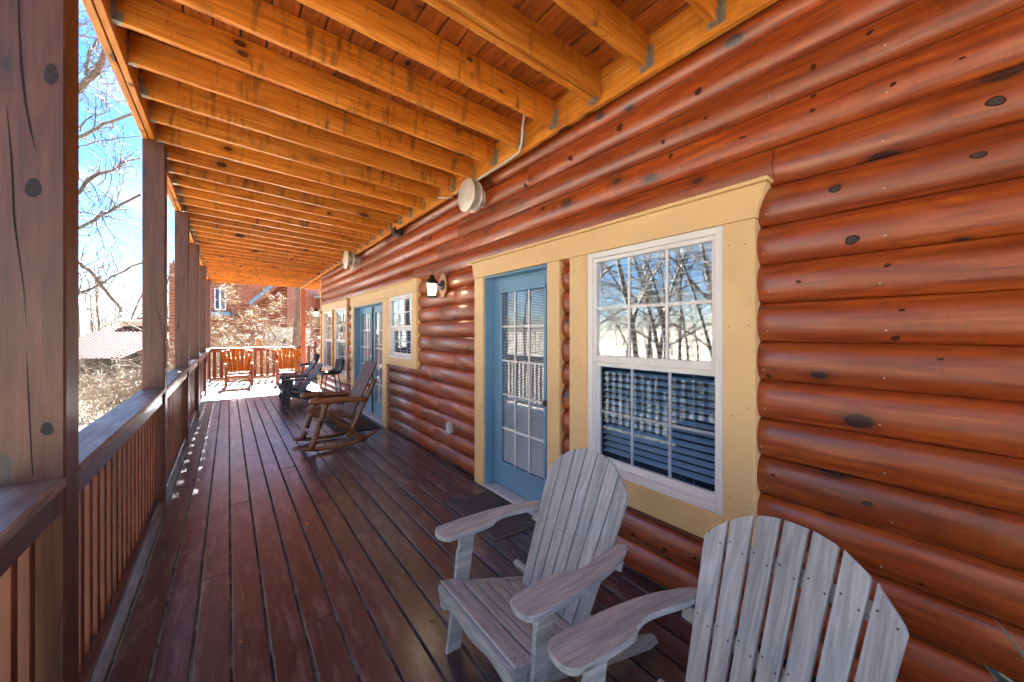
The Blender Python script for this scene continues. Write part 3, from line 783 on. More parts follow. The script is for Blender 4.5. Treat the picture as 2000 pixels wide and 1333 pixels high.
flared_header(8.86, 11.60, 2.1315, 2.292); crown(8.86, 11.60)
trim(8.86, 8.955, 0.44, 2.13); trim(10.01, 10.10, 0.44, 2.13); trim(8.957, 10.008, 0.44, 0.598)
trim(10.31, 10.406, 0.44, 2.13); trim(11.364, 11.60, 0.44, 2.13); trim(10.408, 11.362, 0.44, 0.598)

V = []; F = []
rn = random.Random(9)
for y_ in (.83, .91, 1.93, 2.03, 2.21, 2.29, 3.33, 3.42, 5.05, 5.14, 6.3, 6.4, 8.34, 8.45):
    for z_ in (.25, .7, 1.15, 1.6, 2.05):
        if (y_ < 2.1 and z_ < .5) or (5 < y_ < 5.2 and z_ < 1.1): continue
        b = len(V); yy = y_ + rn.uniform(-.01, .01); zz_ = z_ + rn.uniform(-.05, .05)
        for q in range(6): V.append((TX0 - .0006 - 2.2, yy - 5 + .0035 * math.cos(q * 1.047), zz_ + .0035 * math.sin(q * 1.047)))
        F.append(tuple(range(b, b + 6)))
tag(mobj('trim_nail', V, F, M['screw'], house), kind='stuff')

def window(y0, y1, z0, z1, lab, zr=None, slats=True):
    """single-hung window: white frame, two sashes, grids, blinds"""
    zr = zr or (z0 + z1) / 2
    yc = (y0 + y1) / 2
    wn = mobj('window', [], [], M['white'], house); wn.location = (0, yc - 5, 0)
    V = []; F = []
    def bx(xa, xb, ya, yb, za, zb_, b=.003):
        k0 = len(V); v, f = cbox_data(xb - xa, yb - ya, zb_ - za, b)
        for p in v: V.append(Vector(p) + Vector(((xa + xb) / 2 - 2.2, (ya + yb) / 2 - yc, (za + zb_) / 2)))
        for q in f: F.append(tuple(i + k0 for i in q))
    w = 0.040
    bx(2.086, 2.185, y0, y0 + w, z0, z1); bx(2.086, 2.185, y1 - w, y1, z0, z1)
    bx(2.086, 2.185, y0 + w, y1 - w, z1 - w, z1); bx(2.086, 2.185, y0 + w, y1 - w, z0, z0 + w)
    me = bpy.data.meshes.new('window'); me.from_pydata([tuple(v) for v in V], [], F); me.materials.append(M['white'])
    wn.data = me
    if lab: wn['label'] = lab
    def sub(name, xa, xb, ya, yb, za, zb_, mat, b=.002, rot=None):
        return box(name, xa - 2.2, xb - 2.2, ya - yc, yb - yc, za, zb_, mat, wn, b=b, rot=rot)
    a, b = y0 + w + .001, y1 - w - .001
    f = 0.026
    # upper sash (outer track)
    sub('sash_rail', 2.100, 2.132, a, b, zr - .005, zr + .040, M['white']); sub('sash_rail', 2.100, 2.132, a, b, z1 - w - f, z1 - w - .001, M['white'])
    for s0 in (a, b - f): sub('sash_stile', 2.101, 2.131, s0, s0 + f, zr + .041, z1 - w - f - .001, M['white'])
    # lower sash (inner track)
    sub('sash_rail', 2.134, 2.166, a, b, zr - .040, zr - .006, M['white']); sub('sash_rail', 2.134, 2.166, a, b, z0 + w + .001, z0 + w + .045, M['white'])
    for s0 in (a, b - f): sub('sash_stile', 2.135, 2.165, s0, s0 + f, z0 + w + .046, zr - .041, M['white'])
    sub('pane', 2.117, 2.120, a + f, b - f, zr + .041, z1 - w - f - .001, M['glass'], b=.0003)
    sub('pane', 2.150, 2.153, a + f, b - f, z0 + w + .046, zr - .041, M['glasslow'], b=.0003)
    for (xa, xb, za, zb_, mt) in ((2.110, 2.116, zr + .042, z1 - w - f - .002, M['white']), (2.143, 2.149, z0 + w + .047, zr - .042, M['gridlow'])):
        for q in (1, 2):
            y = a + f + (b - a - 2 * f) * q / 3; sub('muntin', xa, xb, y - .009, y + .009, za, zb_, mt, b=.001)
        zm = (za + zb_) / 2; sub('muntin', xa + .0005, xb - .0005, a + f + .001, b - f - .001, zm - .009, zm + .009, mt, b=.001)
    # blinds
    z = z1 - w - .07
    sub('blind_headrail', 2.195, 2.24, a + .01, b - .01, z1 - w - .045, z1 - w - .003, M['slat'])
    while z > z0 + w + .05:
        sub('blind_slat', 2.195, 2.243, a + .012, b - .012, z - .0014, z + .0014, M['slat'], b=.0004, rot=(0, R(-18), 0))
        z -= 0.0435
    for q in (0.2, 0.8):
        y = a + (b - a) * q; sub('blind_cord', 2.1925, 2.1945, y - .001, y + .001, z0 + w + .03, z1 - w - .05, M['slat'], b=.0003)
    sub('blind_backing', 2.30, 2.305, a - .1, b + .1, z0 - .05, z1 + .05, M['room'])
    return wn
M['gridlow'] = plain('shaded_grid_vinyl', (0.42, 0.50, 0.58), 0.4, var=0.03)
window(0.946, 1.890, 0.599, 2.130, 'large white single-hung window above the near grey chairs', 1.365)
window(5.187, 6.127, 1.169, 2.130, 'smaller white window beside the double doors, under the lantern', 1.635)
window(8.956, 10.009, 0.599, 2.130, 'tall white window behind the near stool', 1.365)
window(10.407, 11.363, 0.599, 2.130, 'tall white window nearest the far house corner', 1.365)

def door(y0, y1, z0, z1, lab, cols=3, rows=5, X=2.200, handle=None, stile=0.15):
    yc = (y0 + y1) / 2
    ly0, ly1, lz0, lz1 = y0 + stile, y1 - stile, z0 + 0.245, z1 - 0.125
    V = []; F = []
    def bx(xa, xb, ya, yb, za, zb_, b=.003):
        k0 = len(V); v, f = cbox_data(xb - xa, yb - ya, zb_ - za, b)
        for p in v: V.append(Vector(p) + Vector(((xa + xb) / 2 - 2.2, (ya + yb) / 2 - yc, (za + zb_) / 2)))
        for q in f: F.append(tuple(i + k0 for i in q))
    bx(X, X + .044, y0, ly0 - .001, z0, z1); bx(X, X + .044, ly1 + .001, y1, z0, z1)
    bx(X, X + .0438, ly0 - .0012, ly1 + .0012, z0, lz0 - .001); bx(X, X + .0438, ly0 - .0012, ly1 + .0012, lz1 + .001, z1)
    dn = mobj('door', V, F, M['blue'], house); dn.location = (0, yc - 5, 0)
    if lab: dn['label'] = lab
    def sub(name, xa, xb, ya, yb, za, zb_, mat, b=.002):
        return box(name, xa - 2.2, xb - 2.2, ya - yc, yb - yc, za, zb_, mat, dn, b=b)
    m = 0.030
    sub('lite_moulding', X - .012, X + .001, ly0 - m, ly1 + m, lz1 - .002, lz1 + m, M['blue'], .005); sub('lite_moulding', X - .012, X + .001, ly0 - m, ly1 + m, lz0 - m, lz0 + .002, M['blue'], .005)
    sub('lite_moulding', X - .0115, X + .0015, ly0 - m, ly0 + .002, lz0 + .003, lz1 - .003, M['blue'], .005); sub('lite_moulding', X - .0115, X + .0015, ly1 - .002, ly1 + m, lz0 + .003, lz1 - .003, M['blue'], .005)
    sub('pane', X + .006, X + .009, ly0, ly1, lz0, lz1, M['glassdoor'], .0003)
    for q in range(1, cols):
        y = ly0 + (ly1 - ly0) * q / cols; sub('muntin', X - .001, X + .005, y - .0095, y + .0095, lz0 + .003, lz1 - .003, M['white'], .001)
    for q in range(1, rows):
        z = lz0 + (lz1 - lz0) * q / rows; sub('muntin', X - .0005, X + .0045, ly0 + .003, ly1 - .003, z - .0095, z + .0095, M['white'], .001)
    V2 = []; F2 = []; z = lz0 + .01
    while z < lz1 - .01:
        k0 = len(V2); v, f = cbox_data(.011, ly1 - ly0 - .006, .0012, .0003)
        mt = Matrix.Rotation(R(-32), 4, 'Y')
        for p in v: V2.append(mt @ Vector(p) + Vector((X + .020 - 2.2, 0, z)))
        for q in f: F2.append(tuple(i + k0 for i in q))
        z += .0145
    tag(mobj('blind_slats', V2, F2, M['slat'], dn), kind='stuff')
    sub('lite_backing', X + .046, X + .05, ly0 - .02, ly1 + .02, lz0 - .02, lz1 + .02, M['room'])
    if handle:
        hy = y0 + .07 if handle > 0 else y1 - .07
        h = lathe('door_handle', [(.028, 0), (.028, .008), (.011, .012), (.011, .045), (.026, .055), (.028, .07), (.012, .078)], M['chrome'] if handle == 1 else M['black'], dn, 14)
        h.rotation_euler = (0, -math.pi / 2, 0); h.location = (X - 2.2 - .001, hy - yc, 0.97)
        h2 = lathe('deadbolt', [(.027, 0), (.027, .010), (.014, .018), (.008, .02)], M['chrome'] if handle == 1 else M['black'], dn, 14)
        h2.rotation_euler = (0, -math.pi / 2, 0); h2.location = (X - 2.2 - .001, hy - yc, 1.12)
    return dn
door(2.336, 3.274, 0.035, 2.085, 'blue glazed single door with white grid and blinds', handle=2)
door(6.468, 7.368, 0.035, 2.06, 'near leaf of the blue double door', X=2.20)
door(7.386, 8.284, 0.035, 2.06, 'far leaf of the blue double door, with lever handle', X=2.20, handle=1)
hx(box('astragal', 2.180, 2.199, 7.35, 7.40, 0.05, 2.05, M['black'], b=.003))
# jambs and sills
for y0, y1 in ((2.3215, 3.2885), (6.4515, 8.2985)):
    zt = 2.130 if y0 < 3 else 2.086
    hx(box('door_jamb', 2.098, 2.25, y0, y0 + .014, .03, zt - .02, M['blue'])); hx(box('door_jamb', 2.098, 2.25, y1 - .014, y1, .03, zt - .02, M['blue']))
    hx(box('door_jamb', 2.098, 2.25, y0, y1, zt - .019, zt - .001, M['blue']))
    hx(box('door_jamb', 2.199, 2.25, y0 + .014, y1 - .014, zt - .045, zt - .020, M['blue']))
    hx(box('door_sill', 2.070, 2.26, y0 + .0005, y1 - .0005, 0.004, 0.030, M['sill'], b=.006))
hx(box('sill_skirt', 2.10, 2.16, 2.3205, 3.2895, 0.0005, 0.0035, M['log'], b=.001))

# ------------------------------------------------------------------ fixtures on the wall
def vent(name, loc, rad, depth, lab, slots=False):
    t = empty(name, loc, label=lab, cat='vent'); mt = Matrix.Rotation(R(-90), 4, 'Y')
    lathe('pipe', [(rad * .52, -.05), (rad * .52, depth)], M['stainl'], t, 24, mt)
    lathe('rear_disc', [(rad * .50, depth * .42), (rad * .93, depth * .42), (rad * .96, depth * .45), (rad * .93, depth * .50), (rad * .5, depth * .54)], M['stainl'], t, 36, mt)
    lathe('front_disc', [(rad * .52, depth * .86), (rad * .98, depth * .86), (rad, depth * .9), (rad * .97, depth * .94), (rad * .6, depth * 1.03), (rad * .1, depth * 1.07)], M['stainl'], t, 36, mt)
    for q in range(8 if slots else 4):
        a = q * math.tau / (8 if slots else 4); r_ = rad * .74
        p = mt @ Vector((r_ * math.cos(a), r_ * math.sin(a), depth * .5)); q_ = mt @ Vector((r_ * math.cos(a), r_ * math.sin(a), depth * .87))
        tube('spacer', [p, q_], .006, M['stainl'], t, 6)
    return t
vent('vent_hood', (2.11, 3.36, 2.95), 0.165, 0.205, 'round pale metal vent hood with two discs, above and left of the single door')
vent('vent_hood', (2.11, 8.05, 3.02), 0.195, 0.26, 'round pale metal vent hood farther along the wall, near the ceiling', True)
# dark wedge fixture
t = empty('flood_light', (2.1, 5.65, 3.06), label='small dark wedge-shaped fixture tucked under the ceiling between the two vents', cat='light fixture')
prism('housing', [(0, 0), (-.14, .02), (-.12, .11), (0, .15)], .13, M['black'], t, Matrix(((1, 0, 0, 0), (0, 0, -1, 0), (0, 1, 0, -.04), (0, 0, 0, 1))), bev=.005)
box('bracket', -.01, .02, -.03, .03, -.03, .09, M['black'], t)

def lantern(loc, lab, lit, small=1.0):
    t = empty('wall_lantern', loc, label=lab, cat='lantern', group='black wall lanterns')
    o = prism('plaque', [(.10 * math.cos(a + .39), .155 * math.sin(a + .39)) for a in [i * math.pi / 4 for i in range(8)]], .022, M['mapple'], t,
          Matrix(((0, 0, -1, -.011), (1, 0, 0, 0), (0, 1, 0, 0), (0, 0, 0, 1))), bev=.004)
    mt = Matrix.Rotation(R(-90), 4, 'Y')
    lathe('back_plate', [(.062, .022), (.062, .030), (.045, .040), (.02, .045)], M['black'], t, 20, mt)
    tube('arm', [(-.03, 0, 0), (-.08, 0, .005), (-.12, 0, .03), (-.15, 0, .05)], .011, M['black'], t, 8)
    o = lathe('cap', [(.072, .02), (.070, .035), (.052, .065), (.034, .085), (.030, .105), (.014, .125), (.008, .13)], M['black'], t, 20); o.location = (-.155, 0, -.01)
    pts = [(-.155 + .018 * math.sin(a), 0, .138 + .018 - .018 * math.cos(a)) for a in [i * math.tau / 12 for i in range(13)]]
    tube('top_ring', pts, .004, M['black'], t, 6)
    o = lathe('glass', [(.046, -.125), (.056, -.06), (.058, .015), (.05, .018)], M['lampglass'] if lit else M['lampoff'], t, 20); o.location = (-.155, 0, -.01)
    o = lathe('base_rim', [(.03, -.148), (.062, -.142), (.062, -.128), (.048, -.124)], M['black'], t, 20); o.location = (-.155, 0, -.01)
    for q in range(6):
        a = q * math.tau / 6; tube('cage_wire', [(-.155 + .055 * math.cos(a), .055 * math.sin(a), -.14), (-.155 + .063 * math.cos(a), .063 * math.sin(a), .01)], .0025, M['black'], t, 5)
    return t
lantern((2.096, 4.20, 2.135), 'black lantern with lit glass on an octagonal wood plaque, left of the single door', True)
lantern((2.096, 11.66, 2.13), 'farthest black wall lantern, beside the house corner', True)
for y_ in (4.20,):
    pl = bpy.data.lights.new('lantern_bulb', 'POINT'); pl.energy = 0.22; pl.color = (1, .80, .52); pl.shadow_soft_size = .03
    po = bpy.data.objects.new('lantern_bulb', pl); po.location = (2.096 - .245, y_, 2.12)
    # lamp light sits just in front of the frosted glass
    link(po)
ot = empty('outlet_box', (2.094, 4.03, 0.45), label='small grey weatherproof outlet box low on the log wall', cat='outlet')
box('cover', -.035, 0.02, -.04, .04, -.06, .06, M['outlet'], ot, b=.006); box('lid', -.045, -.0355, -.032, .032, -.045, .05, M['outlet'], ot, b=.004)
ct = tube('power_cable', [(1.86, 2.33, 3.30), (1.89, 2.40, 3.20), (1.93, 2.46, 3.13), (1.975, 2.55, 3.092), (1.985, 2.75, 3.085), (1.985, 3.2, 3.083), (1.985, 3.7, 3.083)], .011, M['cable'])
tag(ct, 'pale grey conduit curving from a ceiling bay down along the wall top', 'cable')
ct2 = tube('cable_stub', [(2.0, 3.78, 3.06), (1.95, 3.82, 3.055), (1.85, 3.86, 3.05)], .009, M['cable'])
tag(ct2, 'short pale pipe stub sticking out behind the nearer vent hood', 'pipe')

# ------------------------------------------------------------------ adirondack chairs
def arc(cx, cy, r, a0, a1, n): return [(cx + r * math.cos(R(a0 + (a1 - a0) * i / n)), cy + r * math.sin(R(a0 + (a1 - a0) * i / n))) for i in range(n + 1)]
def catmull(pts, n=6):
    out = []
    P_ = [pts[0]] + pts + [pts[-1]]
    for i in range(1, len(P_) - 2):
        for k in range(n):
            t = k / n; p0, p1, p2, p3 = P_[i - 1], P_[i], P_[i + 1], P_[i + 2]
            out.append(tuple(0.5 * ((2 * p1[j]) + (-p0[j] + p2[j]) * t + (2 * p0[j] - 5 * p1[j] + 4 * p2[j] - p3[j]) * t * t + (-p0[j] + 3 * p1[j] - 3 * p2[j] + p3[j]) * t ** 3) for j in range(2)))
    out.append(pts[-1]); return out
def adirondack(loc, rz, lab, mats, gap=0.007, group=None, BW=0.275, back=(0.46, 0.225, 0.775, 0.925)):
    mx_, mz_, my_ = mats
    t = empty('adirondack_chair', loc, rz, label=lab, cat='adirondack chair', group=group)
    for s_ in (-1, 1):
        outer = catmull([(0.045, .068), (0.18, .072), (0.33, .066), (0.48, .045), (0.60, .010)], 5)
        inner = catmull([(0.66, -.030), (0.62, -.058), (0.52, -.050), (0.40, -.030), (0.33, -.038), (0.27, -.066), (0.16, -.072), (0.045, -.068)], 5)
        nose = [(0.045 - .047 * math.sin(R(a)), -.068 * math.cos(R(a))) for a in range(15, 180, 15)]
        tail = [(0.635, -.006), (0.655, -.018)]
        ol = outer + tail + inner + nose
        ol = [(x_, s_ * (y_ + .315)) for x_, y_ in ol]
        if s_ > 0: ol = ol[::-1]
        prism('armrest', ol, .024, mx_, t, Matrix.Translation((0, 0, .578)) , bev=.005)
        # leg: board leaning back
        m = Matrix.Translation((0, s_ * .300, 0)) @ Matrix.Rotation(R(90), 4, 'X')
        prism('leg', [(0.040, 0.0), (0.115, 0.0), (0.200, .565), (0.110, .565), (0.112, .50), (0.100, .47), (0.085, .30)], .024, mx_, t, m, bev=.002)
        m = Matrix.Translation((0, s_ * .272, 0)) @ Matrix.Rotation(R(90), 4, 'X')
        prism('seat_rail', [(0.015, .355), (0.022, .245), (0.10, .235), (0.50, .10), (0.86, 0.0), (0.93, 0.0), (0.90, .05), (0.50, .21), (0.40, .245), (0.10, .345)], .022, mx_, t, m, bev=.002)
    # front apron with a wavy lower edge
    yl = [i / 24 * 2 - 1 for i in range(25)]
    low = [(y_ * .294, -.085 - .014 * math.cos(y_ * math.pi * 2) + .0 - .012 * (abs(y_) > .8) * (1) + .03 * (1 - abs(y_) ** 2) * 0.6) for y_ in yl]
    ol = low + [(.294, .0), (-.294, .0)]
    m = Matrix.Translation((0.002, 0, .352)) @ Matrix.Rotation(R(-8), 4, 'Y') @ Matrix(((0, 0, -1, 0), (1, 0, 0, 0), (0, 1, 0, 0), (0, 0, 0, 1)))
    prism('apron', ol, .02, my_, t, m, bev=.003)
    # seat slats following the curve of the rails
    xs = [(0.008, .094), (0.116, .056), (0.186, .053), (0.253, .053), (0.320, .053), (0.387, .082)]
    def sz(x_): return 0.366 - 0.02 * (x_ / .1) ** .7 * .6 - max(0, x_ - .05) * .29
    for x0, w_ in xs:
        za_, zb2 = sz(x0), sz(x0 + w_)
        mm = Matrix.Translation((x0 + w_ / 2, 0, (za_ + zb2) / 2)) @ Matrix.Rotation(-math.atan2(zb2 - za_, w_), 4, 'Y')
        v, f = cbox_data(w_, .60 if x0 < .05 else (.575 if x0 < .35 else .50), .013, .003)
        mobj('seat_slat', [mm @ Vector(p) for p in v], f, my_, t)
    # back slats (fan)
    bx0, bz0, bx1, bz1 = back
    bl = math.hypot(bx1 - bx0, bz1 - bz0); ang = math.atan2(bx1 - bx0, bz1 - bz0)
    mb = Matrix.Translation((bx0, 0, bz0)) @ Matrix.Rotation(ang, 4, 'Y')   # local z runs up the back, x is its normal
    nS = 7; wb, wt = .435, BW * 2
    def topz(y_):   # rounded crown
        q = min(1, abs(y_) / (BW * 1.0)); return bl - .165 * q ** 2.4
    for i in range(nS):
        a0, a1 = i / nS - .5, (i + 1) / nS - .5
        def yy(a, z): return a * (wb + (wt - wb) * min(1, z / (bl * .88)))
        g = gap / 2
        lo, hi = [], []
        zl, zr_ = 0, 0
        for q in range(7):
            a = a0 + (a1 - a0) * q / 6
            y_ = a * wt; hi.append((y_ + (g if q == 0 else (-g if q == 6 else 0)), topz(y_)))
        ol = [(yy(a0, 0) + g, 0), (yy(a1, 0) - g, 0)] + hi[::-1]
        m = Matrix.Translation((-.012, 0, 0)) @ Matrix(((0, 0, 1, 0), (1, 0, 0, 0), (0, 1, 0, 0), (0, 0, 0, 1)))
        o = prism('back_slat', ol, .018, mz_, t, m, bev=.002); o.matrix_local = mb
    def bar(name, z, hw, th=.022, wd=.055, off=.010):
        v, f = cbox_data(th, hw * 2, wd, .003); mm = mb @ Matrix.Translation((off, 0, z))
        return mobj(name, [mm @ Vector(p) for p in v], f, my_, t)
    bar('back_brace', bl * .80, .225); bar('back_brace', bl * .06, .215, off=.014)
    zc = (0.553 - bz0) / math.cos(ang)
    bar('arm_brace', zc - .035, .305, .024, .05, .013)
    for s_ in (-1, 1):
        lathe('dowel_rod', [(.017, 0), (.019, .004), (.019, .12), (.017, .124)], my_, t, 12, Matrix.Translation((bx0 + .03, s_ * .205, bz0 + .045)) @ Matrix.Rotation(R(-90 * s_), 4, 'X'))
        lathe('leg_bolt', [(.009, 0), (.009, .004), (.004, .009)], M['chrome'], t, 8, Matrix.Translation((.125, s_ * .3125, .22)) @ Matrix.Rotation(R(-90 * s_), 4, 'X'))
    V = []; F = []
    def dot(m, r=.0034):
        b = len(V); [V.append(m @ Vector((0, r * math.cos(q * math.pi / 3), r * math.sin(q * math.pi / 3)))) for q in range(6)]; F.append(tuple(range(b, b + 6)))
    for i in range(nS):
        for zf, in ((.80,), (.06,), ((zc - .02) / bl,)):
            for e in (.22, .78):
                a = (i + e) / nS - .5; z_ = bl * zf + (.012 if e > .5 else -.008)
                dot(mb @ Matrix.Translation((-.0216, a * (wb + (wt - wb) * min(1, z_ / (bl * .88))), z_)))
    for x0, w_ in xs:
        for s_ in (-1, 1):
            for e in (.25, .75):
                x_ = x0 + w_ * e; dot(Matrix.Translation((x_, s_ * .265 if x0 < .35 else s_ * .235, (sz(x0) * (1 - e) + sz(x0 + w_) * e) + .0102)) @ Matrix.Rotation(R(90), 4, 'Y'))
    tag(mobj('screw_heads', V, F, M['screw'], t), kind='stuff')
    return t
GM = (M['grey'], M['greyz'], M['greyy'])
adirondack((0.812, 1.385, 0), 0, 'weathered grey Adirondack chair in front of the big window, its whole seat in view', GM, group='weathered grey Adirondack chairs')
adirondack((0.752, 0.53, 0), R(-6), 'weathered grey Adirondack chair at the bottom edge, only its back and one arm in view', GM, gap=0.013,
           group='weathered grey Adirondack chairs', BW=.285)
M['charz'] = M['char']
CM = (M['char'],) * 3
adirondack((0.90, 9.42, 0), 0, 'charcoal Adirondack chair nearer the camera, just in front of the near stool', CM, gap=.006, back=(0.37, 0.28, 0.80, 0.87), group='charcoal Adirondack chairs')
adirondack((0.92, 10.35, 0), 0, 'charcoal Adirondack chair farther away, beside the far stool', CM, gap=.006, back=(0.37, 0.28, 0.80, 0.87), group='charcoal Adirondack chairs')

# ------------------------------------------------------------------ log rocking chairs
def rocker(loc, rz, lab, mf, ms, seed, group, fan=False):
    t = empty('log_rocking_chair', loc, rz, label=lab, cat='rocking chair', group=group)
    rr = random.Random(seed); HW = .30
    for s_ in (-1, 1):
        y = s_ * HW
        pts = [(-.07 + 1.02 * q / 14, y, .032 + .50 * ((q / 14 - .42) ** 2) * (.95 if q > 6 else .5)) for q in range(15)]
        rad = [.020] + [.027 + rr.uniform(-.002, .002) for _ in range(11)] + [.023, .018, .012]
        tube('rocker', pts, rad, mf, t, 8, wob=.15)
        log_tube('leg', (.05, y, .05), (.235, y, .645), .030, mf, t, seed + s_)
        log_tube('brace', (.21, y * .93, .50), (.74, y, .055), .030, mf, t, seed + 3 + s_)
        log_tube('back_post', (.50, y * .93, .13), (.885, y * .88, .90), .029, mf, t, seed + 6 + s_)
        log_tube('arm', (.03, y * 1.05, .670), (.755, y * 1.02, .635), .034, mf, t, seed + 9 + s_)
    for p in ((.09, .20), (.16, .40), (.58, .30)):
        log_tube('stretcher', (p[0], -HW, p[1]), (p[0], HW, p[1]), .022, mf, t, seed + int(p[0] * 100))
    # seat slats run front to back
    n = 6
    for i in range(n):
        y = -.235 + .47 * i / (n - 1)
        pts = [(.045, y, .475), (.12, y, .462), (.36, y, .422), (.60, y, .385)]
        mm = []
        v, f = cbox_data(.565, .072, .028, .009); m = Matrix.Translation((.325, y, .447 - .012)) @ Matrix.Rotation(R(9.5), 4, 'Y')
        mobj('seat_slat', [m @ Vector(p) for p in v], f, ms, t)
    m0 = Matrix.Translation((.565, 0, .40)) @ Matrix.Rotation(math.atan2(.37, .76), 4, 'Y')
    n = 7 if fan else 5
    for i in range(n):
        c_ = i - (n - 1) / 2
        if fan:
            y = c_ * .083; h = .80 - .010 * c_ * c_ - (.025 if i % 2 else 0); w_ = .078 if abs(c_) > 1.2 else .088; a = R(-c_ * 2.4)
        else:
            y = c_ * .100; h = .83 - .012 * abs(c_); w_ = .095; a = 0
        v, f = cbox_data(.026, w_, h, .008)
        m = m0 @ Matrix.Translation((.0, y, 0)) @ Matrix.Rotation(a, 4, 'X') @ Matrix.Translation((0, 0, h / 2))
        mobj('back_slat', v, f, ms, t).matrix_local = m
    log_tube('back_rail', m0 @ Vector((.045, -.285, .47)), m0 @ Vector((.045, .285, .47)), .022, mf, t, seed + 30)
    return t
rocker((0.80, 5.80, 0), R(2), 'dark varnished log rocking chair in mid porch, side on, beside the double-door mat', M['logr'], M['logs'], 5, 'log rocking chairs')
M['logo'] = wood('orange_varnished_log', (0.42, 0.14, 0.03), (0.16, 0.045, 0.015), (0.55, 0.24, 0.06), 'x', rough=0.35, knots=0.8, coat=0.4, kscale=2)
rocker((0.25, 13.10, 0), R(92), 'orange log rocking chair at the far end, the left one of two', M['logo'], M['orange'], 15, 'log rocking chairs', True)
rocker((1.46, 13.20, 0), R(86), 'orange log rocking chair at the far end, the right one of two', M['logo'], M['orange'], 25, 'log rocking chairs', True)

# ------------------------------------------------------------------ stools
def stool(loc, rz, lab):
    t = empty('bar_stool', loc, rz, label=lab, cat='stool', group='black bucket-seat stools')
    prof = catmull([(0.0, .700), (.03, .728), (.16, .715), (.30, .712), (.375, .745), (.425, .86), (.46, 1.00)], 4)
    V = []; F = []; nu = 14
    for i, (x_, z_) in enumerate(prof):
        q = i / (len(prof) - 1); hw = .215 - .03 * (1 - min(1, q * 5)) - .05 * max(0, q - .75) * 4 * .7
        up = .055 * min(1, q * 2.2) if q < .6 else .055
        for k in range(nu + 1):
            a = k / nu * 2 - 1
            n_ = up * abs(a) ** 2.6
            V.append((x_ - n_ * min(1, max(0, (q - .45) * 2.2)) * 1.5, a * hw, z_ + n_ * (1 - min(1, max(0, (q - .55) * 2.2)))))
    for i in range(len(prof) - 1):
        for k in range(nu): a = i * (nu + 1) + k; F.append((a, a + nu + 1, a + nu + 2, a + 1))
    o = mobj('seat_shell', V, F, M['leather'], t, smooth=True)
    md = o.modifiers.new('thick', 'SOLIDIFY'); md.thickness = .026; md.offset = -1
    for sx in (0, 1):
        for s_ in (-1, 1):
            tube('leg', [(.10 if sx == 0 else .32, s_ * .14, .70), (.06 if sx == 0 else .36, s_ * .17, .45), (.0 if sx == 0 else .42, s_ * .22, .01)], .011, M['black'], t, 8)
    tube('footrest', [(.04, -.19, .25), (.04, .19, .25), (.385, .19, .25), (.385, -.19, .25), (.04, -.19, .25)], .009, M['black'], t, 6)
    return t
stool((1.50, 8.62, 0), R(4), 'nearer black bucket-seat stool on thin metal legs, left of the double doors')
stool((1.46, 11.15, 0), R(-3), 'farther black bucket-seat stool near the house corner')

# ------------------------------------------------------------------ mats
def mat_emboss():
    x0, x1, y0, y1 = 1.60, 2.045, 2.355, 3.165
    t = empty('door_mat', ((x0 + x1) / 2, (y0 + y1) / 2, 0.0015), R(-0.6), label='black embossed rubber mat in front of the single door', cat='mat')
    nx, ny = 90, 150; V = []; F = []; sx, sy = x1 - x0, y1 - y0
    for i in range(nx + 1):
        for j in range(ny + 1):
            u, v = i / nx, j / ny; x_ = (u - .5) * sx; y_ = (v - .5) * sy
            e = min(u * sx, (1 - u) * sx, v * sy, (1 - v) * sy)
            if e < .006: z_ = .004
            elif e < .028: z_ = .011
            else:
                a = math.sin((x_ + y_) * 90) * math.sin((x_ - y_) * 90); z_ = .007 + .012 * (a > .1)
            V.append((x_, y_, z_))
    for i in range(nx):
        for j in range(ny): a = i * (ny + 1) + j; F.append((a, a + ny + 1, a + ny + 2, a + 1))
    mobj('surface', V, F, M['rubber'], t)
    box('base', -sx / 2, sx / 2, -sy / 2, sy / 2, 0, .0038, M['rubber'], t, b=.001)
mat_emboss()
t = empty('door_mat', (1.68, 6.85, 0.0015), 0, label='plain black mat in front of the double doors', cat='mat')
box('surface', -.34, .34, -.58, .58, 0, .010, M['matflat'], t, b=.003); box('border', -.325, .325, -.565, .565, .0102, .0125, M['matflat'], t, b=.002)

# ------------------------------------------------------------------ planter at the right edge
pt = empty('potted_plant', (1.42, -0.22, 0), label='green and cream variegated spiky plant at the lower right edge', cat='plant')
lathe('pot', [(.12, 0), (.15, .02), (.18, .50), (.195, .52), (.195, .56), (.175, .56), (.17, .52)], M['terra'], pt, 24)
lathe('soil', [(.168, .50), (.1, .515), (.01, .52)], M['soil'], pt, 16)
rp = random.Random(11)
def leaf(az, L, w_, lift, droop, seed):
    V = []; F = []; U = []; n = 12; rr = random.Random(seed)
    for i in range(n + 1):
        q = i / n; r_ = L * q * math.cos(R(lift)) ; z_ = .50 + L * q * math.sin(R(lift)) - droop * q * q * L
        ww = w_ * (math.sin(min(1, q * 1.25 + .12) * math.pi * .62) if q < .7 else math.sin(.99 * math.pi * .62) * max(0, 1 - (q - .7) / .3) ** .8)
        for k in (-1, 0, 1):
            V.append((r_ * math.cos(az) - k * ww * math.sin(az), r_ * math.sin(az) + k * ww * math.cos(az), z_ + abs(k) * ww * .35)); U.append(((k + 1) / 2, q))
    for i in range(n):
        for k in (0, 1): a = i * 3 + k; F.append((a, a + 1, a + 4, a + 3))
    mobj('leaf', V, F, M['leafg'], pt, smooth=True, uvs=U)
